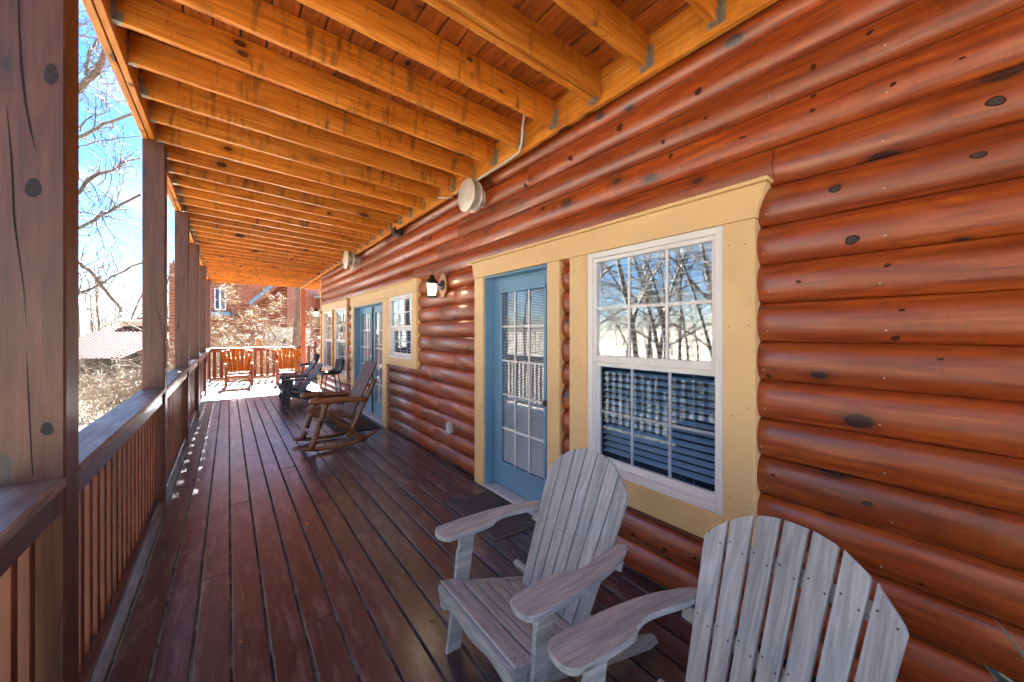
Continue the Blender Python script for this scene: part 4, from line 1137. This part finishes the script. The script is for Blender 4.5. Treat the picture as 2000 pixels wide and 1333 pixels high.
for az, L, w_, lift, droop in ((86, .50, .013, 57, .02), (80, .395, .060, 44, .03), (97, .40, .052, 40, .03), (70, .50, .020, 64, .02), (60, .42, .030, 52, .15), (20, .4, .03, 55, .3),
                               (180, .34, .03, 60, .4), (240, .45, .03, 60, .3), (300, .5, .03, 60, .3), (350, .5, .03, 70, .2), (130, .30, .028, 62, .2), (270, .5, .03, 75, .1)):
    leaf(R(az), L, w_, lift, droop, int(az))

# ------------------------------------------------------------------ dry leaves on the deck
lr = random.Random(21)
leafspots = [(1.33, 3.05, .02), (0.985, 1.98, .022), (0.89, 1.93, .018), (1.10, 1.88, .018), (1.13, 1.72, .014), (.47, 1.93, .010), (0.05, 2.35, .012), (-.02, 2.72, .010),
             (1.50, 3.42, .018), (0.62, 1.60, .018), (1.62, 1.28, .014), (1.42, 1.18, .012), (1.0, 2.6, .012), (0.2, 3.3, .01), (-0.25, 3.55, .018), (1.9, 2.2, .02), (1.75, 4.4, .014)]
for i, (x_, y_, r_) in enumerate(leafspots):
    V = [(0, 0, .004)]; n = 9
    for q in range(n):
        a = math.tau * q / n; rr_ = r_ * (1.5 if q == 0 else lr.uniform(.55, 1)); V.append((rr_ * math.cos(a), rr_ * .6 * math.sin(a), .003 + lr.uniform(0, .010)))
    F = [(0, 1 + q, 1 + (q + 1) % n) for q in range(n)]
    o = mobj('dry_leaf', V, F, M['leafd'], None); o.location = (x_, y_, .002); o.rotation_euler = (0, 0, lr.uniform(0, 6))
    tag(o, 'small dry tan leaf or leaf scrap lying on the porch boards', 'leaf', 'dry leaf scraps scattered on the porch floor')

# ------------------------------------------------------------------ trees
def tree_mesh(name, seed, h, r0, levels=4, spread=.5, twigs=1.0, lean=0.05, straight=True, mat='bark', sides=(8, 6, 4, 3, 3)):
    rr = random.Random(seed); parts = {0: ([], []), 1: ([], [])}
    def grow(p, d, L, r, lv):
        n = 6 if lv == 0 else 4; pts = [p]; rad = [r]; cur = p.copy(); dd = d.copy()
        seg = L / n; spots = []
        for i in range(n):
            j = .07 if lv == 0 else .20
            dd = (dd + Vector((rr.gauss(0, j), rr.gauss(0, j), rr.gauss(0, j) + (.06 if lv else .02)))).normalized()
            cur = cur + dd * seg; pts.append(cur.copy()); t = (i + 1) / n; rad.append(r * (1 - t * .72)); spots.append((cur.copy(), dd.copy(), rad[-1], t))
        V, F = parts[0 if lv == 0 else 1]
        tube_data(pts, rad, sides[lv], V, F, cap=False)
        if lv >= levels: return
        nb = int((9 if lv == 0 else 5) * twigs)
        for b in range(nb):
            t = rr.uniform(.30 if lv == 0 else .15, 1.0); f = t * n; i = min(n - 1, int(f)); pp = pts[i].lerp(pts[i + 1], f - i)
            ax = Vector((rr.gauss(0, 1), rr.gauss(0, 1), rr.gauss(0, .35))).normalized(); base = (pts[i + 1] - pts[i]).normalized()
            nd = (base * (1 - spread) + ax * spread * 1.25 + Vector((0, 0, .12))).normalized()
            rb = (rad[i] + (rad[i + 1] - rad[i]) * (f - i)) * rr.uniform(.42, .62)
            grow(pp, nd, L * rr.uniform(.34, .55) * (1.15 - .4 * t), max(rb, .006), lv + 1)
    grow(Vector((0, 0, -.3)), Vector((rr.gauss(0, lean), rr.gauss(0, lean), 1)).normalized(), h, r0, 0)
    out = []
    for k, nm in ((0, 'trunk'), (1, 'crown')):
        V, F = parts[k]; me = bpy.data.meshes.new(nm); me.from_pydata([tuple(v) for v in V], [], F)
        me.polygons.foreach_set('use_smooth', [True] * len(me.polygons)); me.materials.append(M[mat]); out.append(me)
    return out
variants = [tree_mesh('t', 100 + i, rr_h, rr_r, 3 if i % 2 else 4, .5 + .05 * (i % 3), .95) for i, (rr_h, rr_r) in enumerate(((11, .16), (14, .20), (9, .11), (16, .24), (12, .14)))]
def place_tree(x_, y_, v, rz, s_, lab, group='bare winter trees in the woods', cat='tree', zoff=0):
    t = empty('bare_tree', (x_, y_, gz(x_, y_) + zoff), rz, label=lab, cat=cat, group=group)
    t.scale = (s_, s_, s_)
    for me in variants[v]: link(bpy.data.objects.new(me.name.split('.')[0], me), t)
    return t
tr = random.Random(5)
# woods on the left, mostly met as reflections in the windows
k = 0
while k < 110:
    x_ = -tr.uniform(7, 40) if k % 2 else -tr.uniform(7, 20); y_ = tr.uniform(-16, 34) if k % 2 else tr.uniform(-12, 16)
    if -x_ < 11 and y_ > 1: continue
    ang_ = math.degrees(math.atan2(x_, y_))
    if -24 < ang_ < 0: continue
    place_tree(x_, y_, tr.randrange(5), tr.uniform(0, 6.28), tr.uniform(.75, 1.25), 'bare grey tree in the woods beside the porch, met in the window reflections')
    k += 1
def W(px, d, z):      # world point at depth d along the view axis through photo column px
    r_ = (px - 1000) / 745 * d; c_, s_ = math.cos(YAW), math.sin(YAW)
    return Vector((d * s_ + r_ * c_, d * c_ - r_ * s_, z))
# trees that show beyond the left rail
for px_, d_, v, s_, lab in ((268, 21, 2, .95, 'slender pale tree right beside the second post'), (196, 34, 0, .9, 'bare tree behind the red metal roof'),
                            (238, 40, 1, .8, 'bare tree in the distance above the right end of the red roof'), (172, 46, 3, .6, 'distant bare tree near the large post, above the red roof')):
    p = W(px_, d_, 0); place_tree(p.x, p.y, v, px_ * .37, s_, lab)
# the big limbs crossing the sky between the first two posts: one tree whose trunk stands behind the near post
def limb_tree():
    base = W(60, 8.5, 0); t = empty('bare_tree', (base.x, base.y, gz(base.x, base.y)), label='near tree with thick mottled limbs reaching across the sky beside the large post', cat='tree', group='bare winter trees in the woods')
    o0 = Vector((base.x, base.y, gz(base.x, base.y)))
    def pt(px, py, d): 
        p = W(px, d, 0); p.z = H + (650 - py) * d / 745; return p - o0
    V, F = [], []
    tube_data([Vector((0, 0, -.3)), pt(62, 650, 8.5), pt(75, 420, 8.5), pt(58, 180, 8.6), pt(66, -80, 8.6), pt(60, -300, 8.7)], [.26, .22, .19, .15, .11, .07], 10, V, F)
    mobj('trunk', V, F, M['bark'], t, smooth=True)
    V, F = [], []; rr = random.Random(2)
    main = [([(66, 300), (110, 220), (155, 175), (172, 155), (190, 140), (200, 118), (207, 95), (225, 60), (250, 10), (265, -60)], 8.6, 8.0, .085, .045),
            ([(172, 155), (168, 128), (175, 100), (187, 85), (198, 50), (190, 0)], 8.4, 9.0, .04, .02),
            ([(62, 330), (110, 290), (155, 268), (190, 250), (235, 233), (262, 221), (300, 190)], 8.5, 7.6, .045, .024),
            ([(70, 420), (120, 400), (155, 375), (172, 352), (190, 338), (215, 335), (232, 328), (238, 318), (276, 308)], 8.5, 9.5, .055, .022),
            ([(70, 520), (120, 470), (155, 448), (200, 420), (240, 398), (276, 380)], 8.6, 9.0, .05, .03),
            ([(75, 440), (155, 285), (190, 278), (230, 270), (276, 266)], 8.4, 8.2, .02, .010),
            ([(75, 470), (155, 415), (180, 418), (215, 425), (250, 433), (276, 440)], 8.7, 8.2, .022, .010),
            ([(60, 560), (120, 500), (155, 516), (178, 530), (200, 560), (220, 585), (238, 610)], 8.8, 10.5, .055, .048),
            ([(60, 640), (155, 573), (190, 558), (230, 535), (268, 516), (300, 508)], 9.0, 11.5, .045, .03),
            ([(155, 258), (170, 232), (190, 225), (205, 222), (210, 205), (206, 175)], 8.5, 8.5, .016, .008),
            ([(155, 50), (170, 45), (185, 38)], 8.4, 8.4, .018, .01)]
    for pts, da, db, ra, rb in main:
        n = len(pts); P3 = []; Rr = []
        for i, (a, b) in enumerate(pts):
            q = i / (n - 1); P3.append(pt(a, b, da + (db - da) * q)); Rr.append((ra + (rb - ra) * q) * .82)
        # smooth a little
        PP = []; RR = []
        for i in range(n - 1):
            for k_ in range(3): q = k_ / 3; PP.append(P3[i].lerp(P3[i + 1], q) + Vector([rr.gauss(0, .010) for _ in range(3)])); RR.append(Rr[i] + (Rr[i + 1] - Rr[i]) * q)
        PP.append(P3[-1]); RR.append(Rr[-1])
        tube_data(PP, RR, 7, V, F)
        for k_ in range(int(n * 2.4)):
            i = rr.randrange(2, len(PP)); p = PP[i]; r_ = min(.014, RR[i] * .5); d = Vector((rr.gauss(0, 1), rr.gauss(0, 1), rr.gauss(0.2, 1))).normalized()
            def tw(p, d, L, r_, lv):
                pts_ = [p]; rs = [r_]; cur = p; dd = d
                for s2 in range(5):
                    dd = (dd + Vector([rr.gauss(0, .3) for _ in range(3)])).normalized(); cur = cur + dd * L / 5; pts_.append(cur); rs.append(r_ * (1 - .17 * (s2 + 1)))
                tube_data(pts_, rs, 4, V, F, cap=False)
                if lv < 2:
                    for _ in range(3): q_ = rr.randrange(1, 5); tw(pts_[q_], (dd + Vector([rr.gauss(0, .8) for _ in range(3)])).normalized(), L * .5, r_ * .6, lv + 1)
            tw(p, d, rr.uniform(.5, 1.3), r_, 0)
    mobj('limbs', V, F, M['bark'], t, smooth=True)
limb_tree()

# shrubs: dense pale twigs
def shrub_mesh(seed, h, n, leaves=0):
    rr = random.Random(seed); V, F = [], []; LV, LF = [], []
    for i in range(n):
        p = Vector((rr.gauss(0, .25), rr.gauss(0, .25), -.05)); d = Vector((rr.gauss(0, .55), rr.gauss(0, .55), 1)).normalized()
        def br(p, d, L, r_, lv):
            pts_ = [p]; rs = [r_]; cur = p; dd = d
            for s2 in range(5):
                dd = (dd + Vector((rr.gauss(0, .16), rr.gauss(0, .16), rr.gauss(-.03, .12)))).normalized(); cur = cur + dd * L / 5; pts_.append(cur); rs.append(r_ * (1 - .16 * (s2 + 1)))
            tube_data(pts_, rs, 3, V, F, cap=False)
            for _ in range(leaves if lv else 0):
                c0 = pts_[rr.randrange(1, 6)] + Vector([rr.gauss(0, .05) for _ in range(3)]); a = Vector([rr.gauss(0, 1) for _ in range(3)]).normalized() * .030; b_ = a.cross(Vector([rr.gauss(0, 1) for _ in range(3)])).normalized() * .014
                k0 = len(LV); LV.extend([c0 - a, c0 + b_, c0 + a, c0 - b_]); LF.append((k0, k0 + 1, k0 + 2, k0 + 3))
            if lv < 2:
                for _ in range(4): q_ = rr.randrange(1, 6); br(pts_[q_], (dd * .7 + Vector((rr.gauss(0, .6), rr.gauss(0, .6), rr.gauss(.1, .5)))).normalized(), L * rr.uniform(.4, .6), r_ * .6, lv + 1)
        br(p, d, h * rr.uniform(.7, 1.1), .014, 0)
    out = []
    me = bpy.data.meshes.new('twigs'); me.from_pydata([tuple(v) for v in V], [], F); me.materials.append(M['barkp']); out.append(me)
    if leaves: me = bpy.data.meshes.new('foliage'); me.from_pydata([tuple(v) for v in LV], [], LF); me.materials.append(M['leafb']); out.append(me)
    return out
sh = [shrub_mesh(1, 1.7, 14), shrub_mesh(2, 2.4, 12), shrub_mesh(3, 1.2, 18), shrub_mesh(4, 2.8, 14, 2)]
def place_shrub(x_, y_, v, rz, s_, lab, group):
    t = empty('bare_shrub', (x_, y_, gz(x_, y_)), rz, label=lab, cat='shrub', group=group); t.scale = (s_, s_, s_)
    for me in sh[v]:
        o = link(bpy.data.objects.new(me.name.split('.')[0], me), t)
for k in range(26):
    px_ = tr.uniform(140, 300); d_ = tr.uniform(13, 30); p = W(px_, d_, 0)
    place_shrub(p.x, p.y, tr.randrange(3), tr.uniform(0, 6), tr.uniform(.7, 1.3), 'tangled pale bare shrub on the slope left of the porch, below the red roof', 'bare shrubs on the slope left of the porch')
for k in range(46):
    x_, y_ = -tr.uniform(9, 34), tr.uniform(-14, 16)
    place_shrub(x_, y_, tr.randrange(3), tr.uniform(0, 6), tr.uniform(1.0, 1.9), 'bare brush on the wooded slope beside the porch, seen only mirrored in the windows', 'brush on the wooded slope')
for k in range(34):
    px_ = tr.uniform(405, 640); d_ = tr.uniform(14, 21); p = W(px_, d_, 0)
    place_shrub(p.x, p.y, tr.choice((1, 3, 3, 3)), tr.uniform(0, 6), tr.uniform(.9, 1.6), 'pale leafy shrub beyond the far end railing', 'pale shrubs beyond the porch end')

# slender trees holding dry leaves beyond the porch end
def leafy_tree(px, d, h, seed, lab, nl=3200, wd=1.5):
    p = W(px, d, 0); z0 = gz(p.x, p.y); t = empty('beech_tree', (p.x, p.y, z0), label=lab, cat='tree', group='slender trees holding pale dry leaves')
    rr = random.Random(seed); V, F = [], []; CV, CF = [], []; LV, LF = [], []
    tp = [Vector((rr.gauss(0, .04) * i, rr.gauss(0, .04) * i, h * i / 8 - .2 * (i == 0))) for i in range(9)]
    tube_data(tp, [.075 * (1 - i / 10) for i in range(9)], 7, V, F)
    for b in range(52):
        q = rr.uniform(.22, 1); f = q * 8; i = min(7, int(f)); st = tp[i].lerp(tp[i + 1], f - i); a = rr.uniform(0, math.tau); L = wd * (1.15 - q * .75) * rr.uniform(.6, 1.1)
        d_ = Vector((math.cos(a), math.sin(a), rr.uniform(-.05, .5))).normalized(); pts_ = [st]; cur = st
        for s2 in range(5):
            d_ = (d_ + Vector([rr.gauss(0, .13) for _ in range(3)])).normalized(); cur = cur + d_ * L / 5; pts_.append(cur)
        tube_data(pts_, [.018 - .003 * k_ for k_ in range(6)], 4, CV, CF, cap=False)
        for _ in range(5):
            s0 = pts_[rr.randrange(1, 6)]; e = s0 + (d_ + Vector([rr.gauss(0, .7) for _ in range(3)])).normalized() * L * .35; tube_data([s0, e], [.006, .003], 3, CV, CF, cap=False)
            for _ in range(nl // 260):
                c0 = s0.lerp(e, rr.random()) + Vector([rr.gauss(0, .06) for _ in range(3)]); aa = Vector([rr.gauss(0, 1) for _ in range(3)]).normalized() * .034; b_ = aa.cross(Vector([rr.gauss(0, 1) for _ in range(3)])).normalized() * .016
                k0 = len(LV); LV.extend([c0 - aa, c0 + b_, c0 + aa, c0 - b_]); LF.append((k0, k0 + 1, k0 + 2, k0 + 3))
    mobj('trunk', V, F, M['bark'], t, smooth=True); mobj('crown', CV, CF, M['barkp'], t); tag(mobj('foliage', LV, LF, M['leafb'], t), kind='stuff')
leafy_tree(466, 16.5, 6.8, 31, 'slender tree with pale yellow leaves behind the left orange rocking chair', 3100, 1.5)
leafy_tree(520, 19, 6.0, 32, 'pale-leaved tree between the two orange rocking chairs', 1560, 1.6)
leafy_tree(425, 20, 5.0, 33, 'pale-leaved tree beside the far left corner post', 1560, 1.3)
leafy_tree(612, 18, 5.0, 34, 'pale-leaved tree seen between the right end post and the house corner', 1560, 1.2)
# big trunk beyond the end railing and a leaning snag
def trunk_tree():
    p = W(580, 17.5, 0); z0 = gz(p.x, p.y); t = empty('big_tree', (p.x, p.y, z0), label='thick grey tree trunk just left of the orange end post', cat='tree')
    V, F = tube_data([(0.0, 0, -.3), (.02, 0, 1.2), (0, .05, 3), (.12, 0, 5), (.16, .1, 8), (.3, 0, 11)], [.30, .25, .22, .20, .17, .08], 14, wob=.2)
    mobj('trunk', V, F, M['bark'], t, smooth=True)
    me = variants[1][1]; o = link(bpy.data.objects.new('crown', me), t); o.location = (0.1, 0, 3.0)
    p = W(512, 15.5, 0); z0 = gz(p.x, p.y); t = empty('tree_stump', (p.x, p.y, z0), label='leaning broken orange-brown tree stump behind the end railing', cat='stump')
    V, F = tube_data([(.15, 0, -.2), (.05, 0, 1.5), (-.03, 0, 2.8), (-.12, 0, 3.65), (-.16, 0, 3.78)], [.22, .17, .14, .11, .03], 10, wob=.3)
    M['snag'] = bark('snag_wood', (0.28, 0.14, 0.06), (0.48, 0.28, 0.13)); mobj('trunk', V, F, M['snag'], t, smooth=True)
trunk_tree()
# far wood: one mass of thin stems and twigs on the hillside
def far_wood():
    rr = random.Random(77); V, F = [], []
    for k_ in range(1500):
        a = rr.uniform(-math.pi, math.pi); d_ = rr.uniform(58, 150); x_, y_ = d_ * math.sin(a), d_ * math.cos(a) + 8
        z0 = gz(x_, y_); h = rr.uniform(6, 11); r_ = rr.uniform(.06, .16)
        p0 = Vector((x_, y_, z0)); top = p0 + Vector((rr.gauss(0, .5), rr.gauss(0, .5), h)); tube_data([p0, p0.lerp(top, .5), top], [r_, r_ * .7, .02], 3, V, F, cap=False)
        for _ in range(11):
            q = rr.uniform(.3, 1); s0 = p0.lerp(top, q); e = s0 + Vector((rr.gauss(0, 1.3), rr.gauss(0, 1.3), rr.uniform(.3, 2.2))) * (1.2 - q * .5); tube_data([s0, e], [.045, .014], 3, V, F, cap=False)
    tag(mobj('far_woods', V, F, M['barkp']), 'distant bare winter woods massed on the hillside', kind='stuff')
far_wood()

# ------------------------------------------------------------------ neighbouring buildings
def local(px, d, lab, name, cat):
    p = W(px, d, 0); z0 = gz(p.x, p.y); return empty(name, (p.x, p.y, z0), -YAW, label=lab, cat=cat), z0
def zpx(py, d): return H + (650 - py) * d / 745
t, z0 = local(205, 26, 'low shed with a faded red ribbed metal roof, left of the second post', 'shed', 'shed')
hw = 4.6; ze, zr_ = zpx(700, 25) - z0, zpx(622, 33) - z0
x0, x1 = -hw, W(265, 26, 0).x * 0 + (265 - 205) / 745 * 26
box('wall', x0 + .1, x1 - .15, .1, 5.6, -0.6, ze - .08, M['darkwall'], t)
v = [(x0, -1.0, ze), (x1, -1.0, ze), (x1, 7.0, zr_), (x0, 7.0, zr_), (x0, 15, ze), (x1, 15, ze)]
mobj('roof', v + [(a, b, c - .04) for a, b, c in v], [(0, 1, 2, 3), (3, 2, 5, 4), (7, 6, 9, 8), (9, 10, 11, 8), (0, 6, 7, 1), (1, 7, 8, 2), (2, 8, 11, 5), (5, 11, 10, 4), (4, 10, 9, 3), (3, 9, 6, 0)], M['roof'], t)
x_ = x0 + .1
while x_ < x1:
    beam('roof_rib', (x_, -1.0, ze + .025), (x_, 7.0, zr_ + .025), .06, .055, M['seam'], t)
    x_ += .33
beam('ridge_cap', (x0, 7.0, zr_ + .04), (x1, 7.0, zr_ + .04), .06, .35, M['roof'], t)
for k in range(2): box('gable_wall', (x0, x1)[k] + (.12 if k == 0 else -.16), (x0, x1)[k] + (.16 if k == 0 else -.12), 0, 5.5, ze - .3, ze, M['darkwall'], t)
t, z0 = local(292, 31, 'tan-sided cabin with a flat pale eave, partly behind the second post', 'cabin', 'cabin')
a, b = (250 - 292) / 745 * 31, 2.3
box('roof', a - .3, b + .3, -.4, 4.2, zpx(638, 31) - z0, zpx(629, 31) - z0, M['tanboard'], t)
box('wall', a + .3, b, 0.05, 4, -.6, zpx(640, 31) - z0, M['redlog'], t)
z = zpx(676, 31) - z0
while z < zpx(643, 31) - z0: box('siding_board', a + .95, b + .02, -.01, .048, z, z + .12, M['tanboard'], t, b=.01); z += .135
box('corner_post', a + .32, a + .5, -.02, .047, -.6, zpx(641, 31) - z0, M['darkwall'], t)
# big log house beyond the end
t, z0 = local(470, 27, 'large red-brown log house with blue trim beyond the porch end', 'neighbour_house', 'house')
def X_(px, d=27): return (px - 470) / 745 * d
xl, xr = X_(330), X_(560)
z = -.6
top = zpx(548, 27) - z0 + 1.2
box('wall', xl, xr, .06, 6, -.6, top, M['redlog'], t)
V = []; F = []
while z < top - .1:
    k0 = len(V); n = 6
    for xx in (xl, xr):
        for q in range(n + 1): a = math.pi * q / n; V.append((xx, .06 - .09 * math.sin(a), z + .11 - .11 * math.cos(a)))
    for q in range(n): F.append((k0 + q, k0 + n + 1 + q, k0 + n + 2 + q, k0 + q + 1))
    z += .22
mobj('log_courses', V, F, M['redlog'], t, smooth=True)['kind'] = 'stuff'
def nwin(pa, pb, ya, yb, lab=None):
    za, zb_ = zpx(yb, 26.8) - z0, zpx(ya, 26.8) - z0; a, b = X_(pa), X_(pb)
    wn = box('window', a, b, -.05, .0, za, zb_, M['white'], t, b=.01); c0 = wn.location
    m = .1
    w0 = (b - a); h0 = (zb_ - za)
    for q in (-1, 1):
        for s_ in (0,):
            box('pane', q * w0 / 4 - w0 / 4 + .07, q * w0 / 4 + w0 / 4 - .07, -.045, -.03, -h0 / 2 + .1, -.04, M['glasslow'], wn, b=.002)
            box('pane', q * w0 / 4 - w0 / 4 + .07, q * w0 / 4 + w0 / 4 - .07, -.045, -.03, .04, h0 / 2 - .1, M['glasslow'], wn, b=.002)
            box('pane_backing', q * w0 / 4 - w0 / 4 + .065, q * w0 / 4 + w0 / 4 - .065, -.029, -.0255, -h0 / 2 + .095, h0 / 2 - .095, M['room'], wn, b=.001)
nwin(420, 442, 562, 606)
box('blue_band', X_(405), X_(455), -.35, -.1, zpx(617, 26.7) - z0, zpx(609, 26.7) - z0, M['bluetrim'], t, b=.01)
box('beam_board', X_(400), X_(470), -.30, -.1, zpx(626, 26.7) - z0, zpx(618, 26.7) - z0, M['redlog'], t, b=.01)
# rake boards running up to the right, roof plane behind them
p0, p1 = (X_(505), -.9, zpx(594, 26) - z0), (X_(588), -.9, zpx(524, 26) - z0)
beam('rake_board', p0, p1, .26, .08, M['bluetrim'], t)
beam('rake_board', (p0[0] + .22, -.95, p0[2] - .10), (p1[0] + .22, -.95, p1[2] - .10), .20, .06, M['redlog'], t)
mobj('roof', [(X_(480), -.85, zpx(594, 26) - z0), p0, (p1[0], -.85, p1[2]), (X_(480), -.85, p1[2] + 1), (X_(480), 4, zpx(594, 26) - z0), (p0[0], 4, p0[2]), (p1[0], 4, p1[2]), (X_(480), 4, p1[2] + 1)],
     [(0, 1, 2, 3), (4, 7, 6, 5), (0, 4, 5, 1), (1, 5, 6, 2), (2, 6, 7, 3), (3, 7, 4, 0)], M['redlog'], t)
t2, z0 = local(570, 31, 'lower red-brown log wing with a grey roof edge, behind the big trunk', 'neighbour_wing', 'house')
box('wall', -1.6, 3.4, 0, 5, -.6, zpx(584, 31) - z0, M['redlog'], t2)
box('roof', -1.5, 3.7, -.3, 5.3, zpx(583.5, 31) - z0, zpx(579, 31) - z0, M['shingle'], t2)
t3, z0 = local(545, 23, 'small pale outbuilding with a dark doorway and white picket fence', 'outbuilding', 'shed')
box('wall', -.85, .85, 0, 2, -.5, zpx(640, 23) - z0, M['palewall'], t3); box('door', .12, .42, -.03, -.001, 0, zpx(662, 23) - z0, M['darkwall'], t3)
for k in range(12): box('picket', -.8 + k * .14, -.74 + k * .14, -.32, -.29, -.4, zpx(676, 22.6) - z0, M['white'], t3)
box('fence_rail', -.85, .85, -.285, -.25, zpx(684, 22.6) - z0 - .03, zpx(684, 22.6) - z0, M['white'], t3)
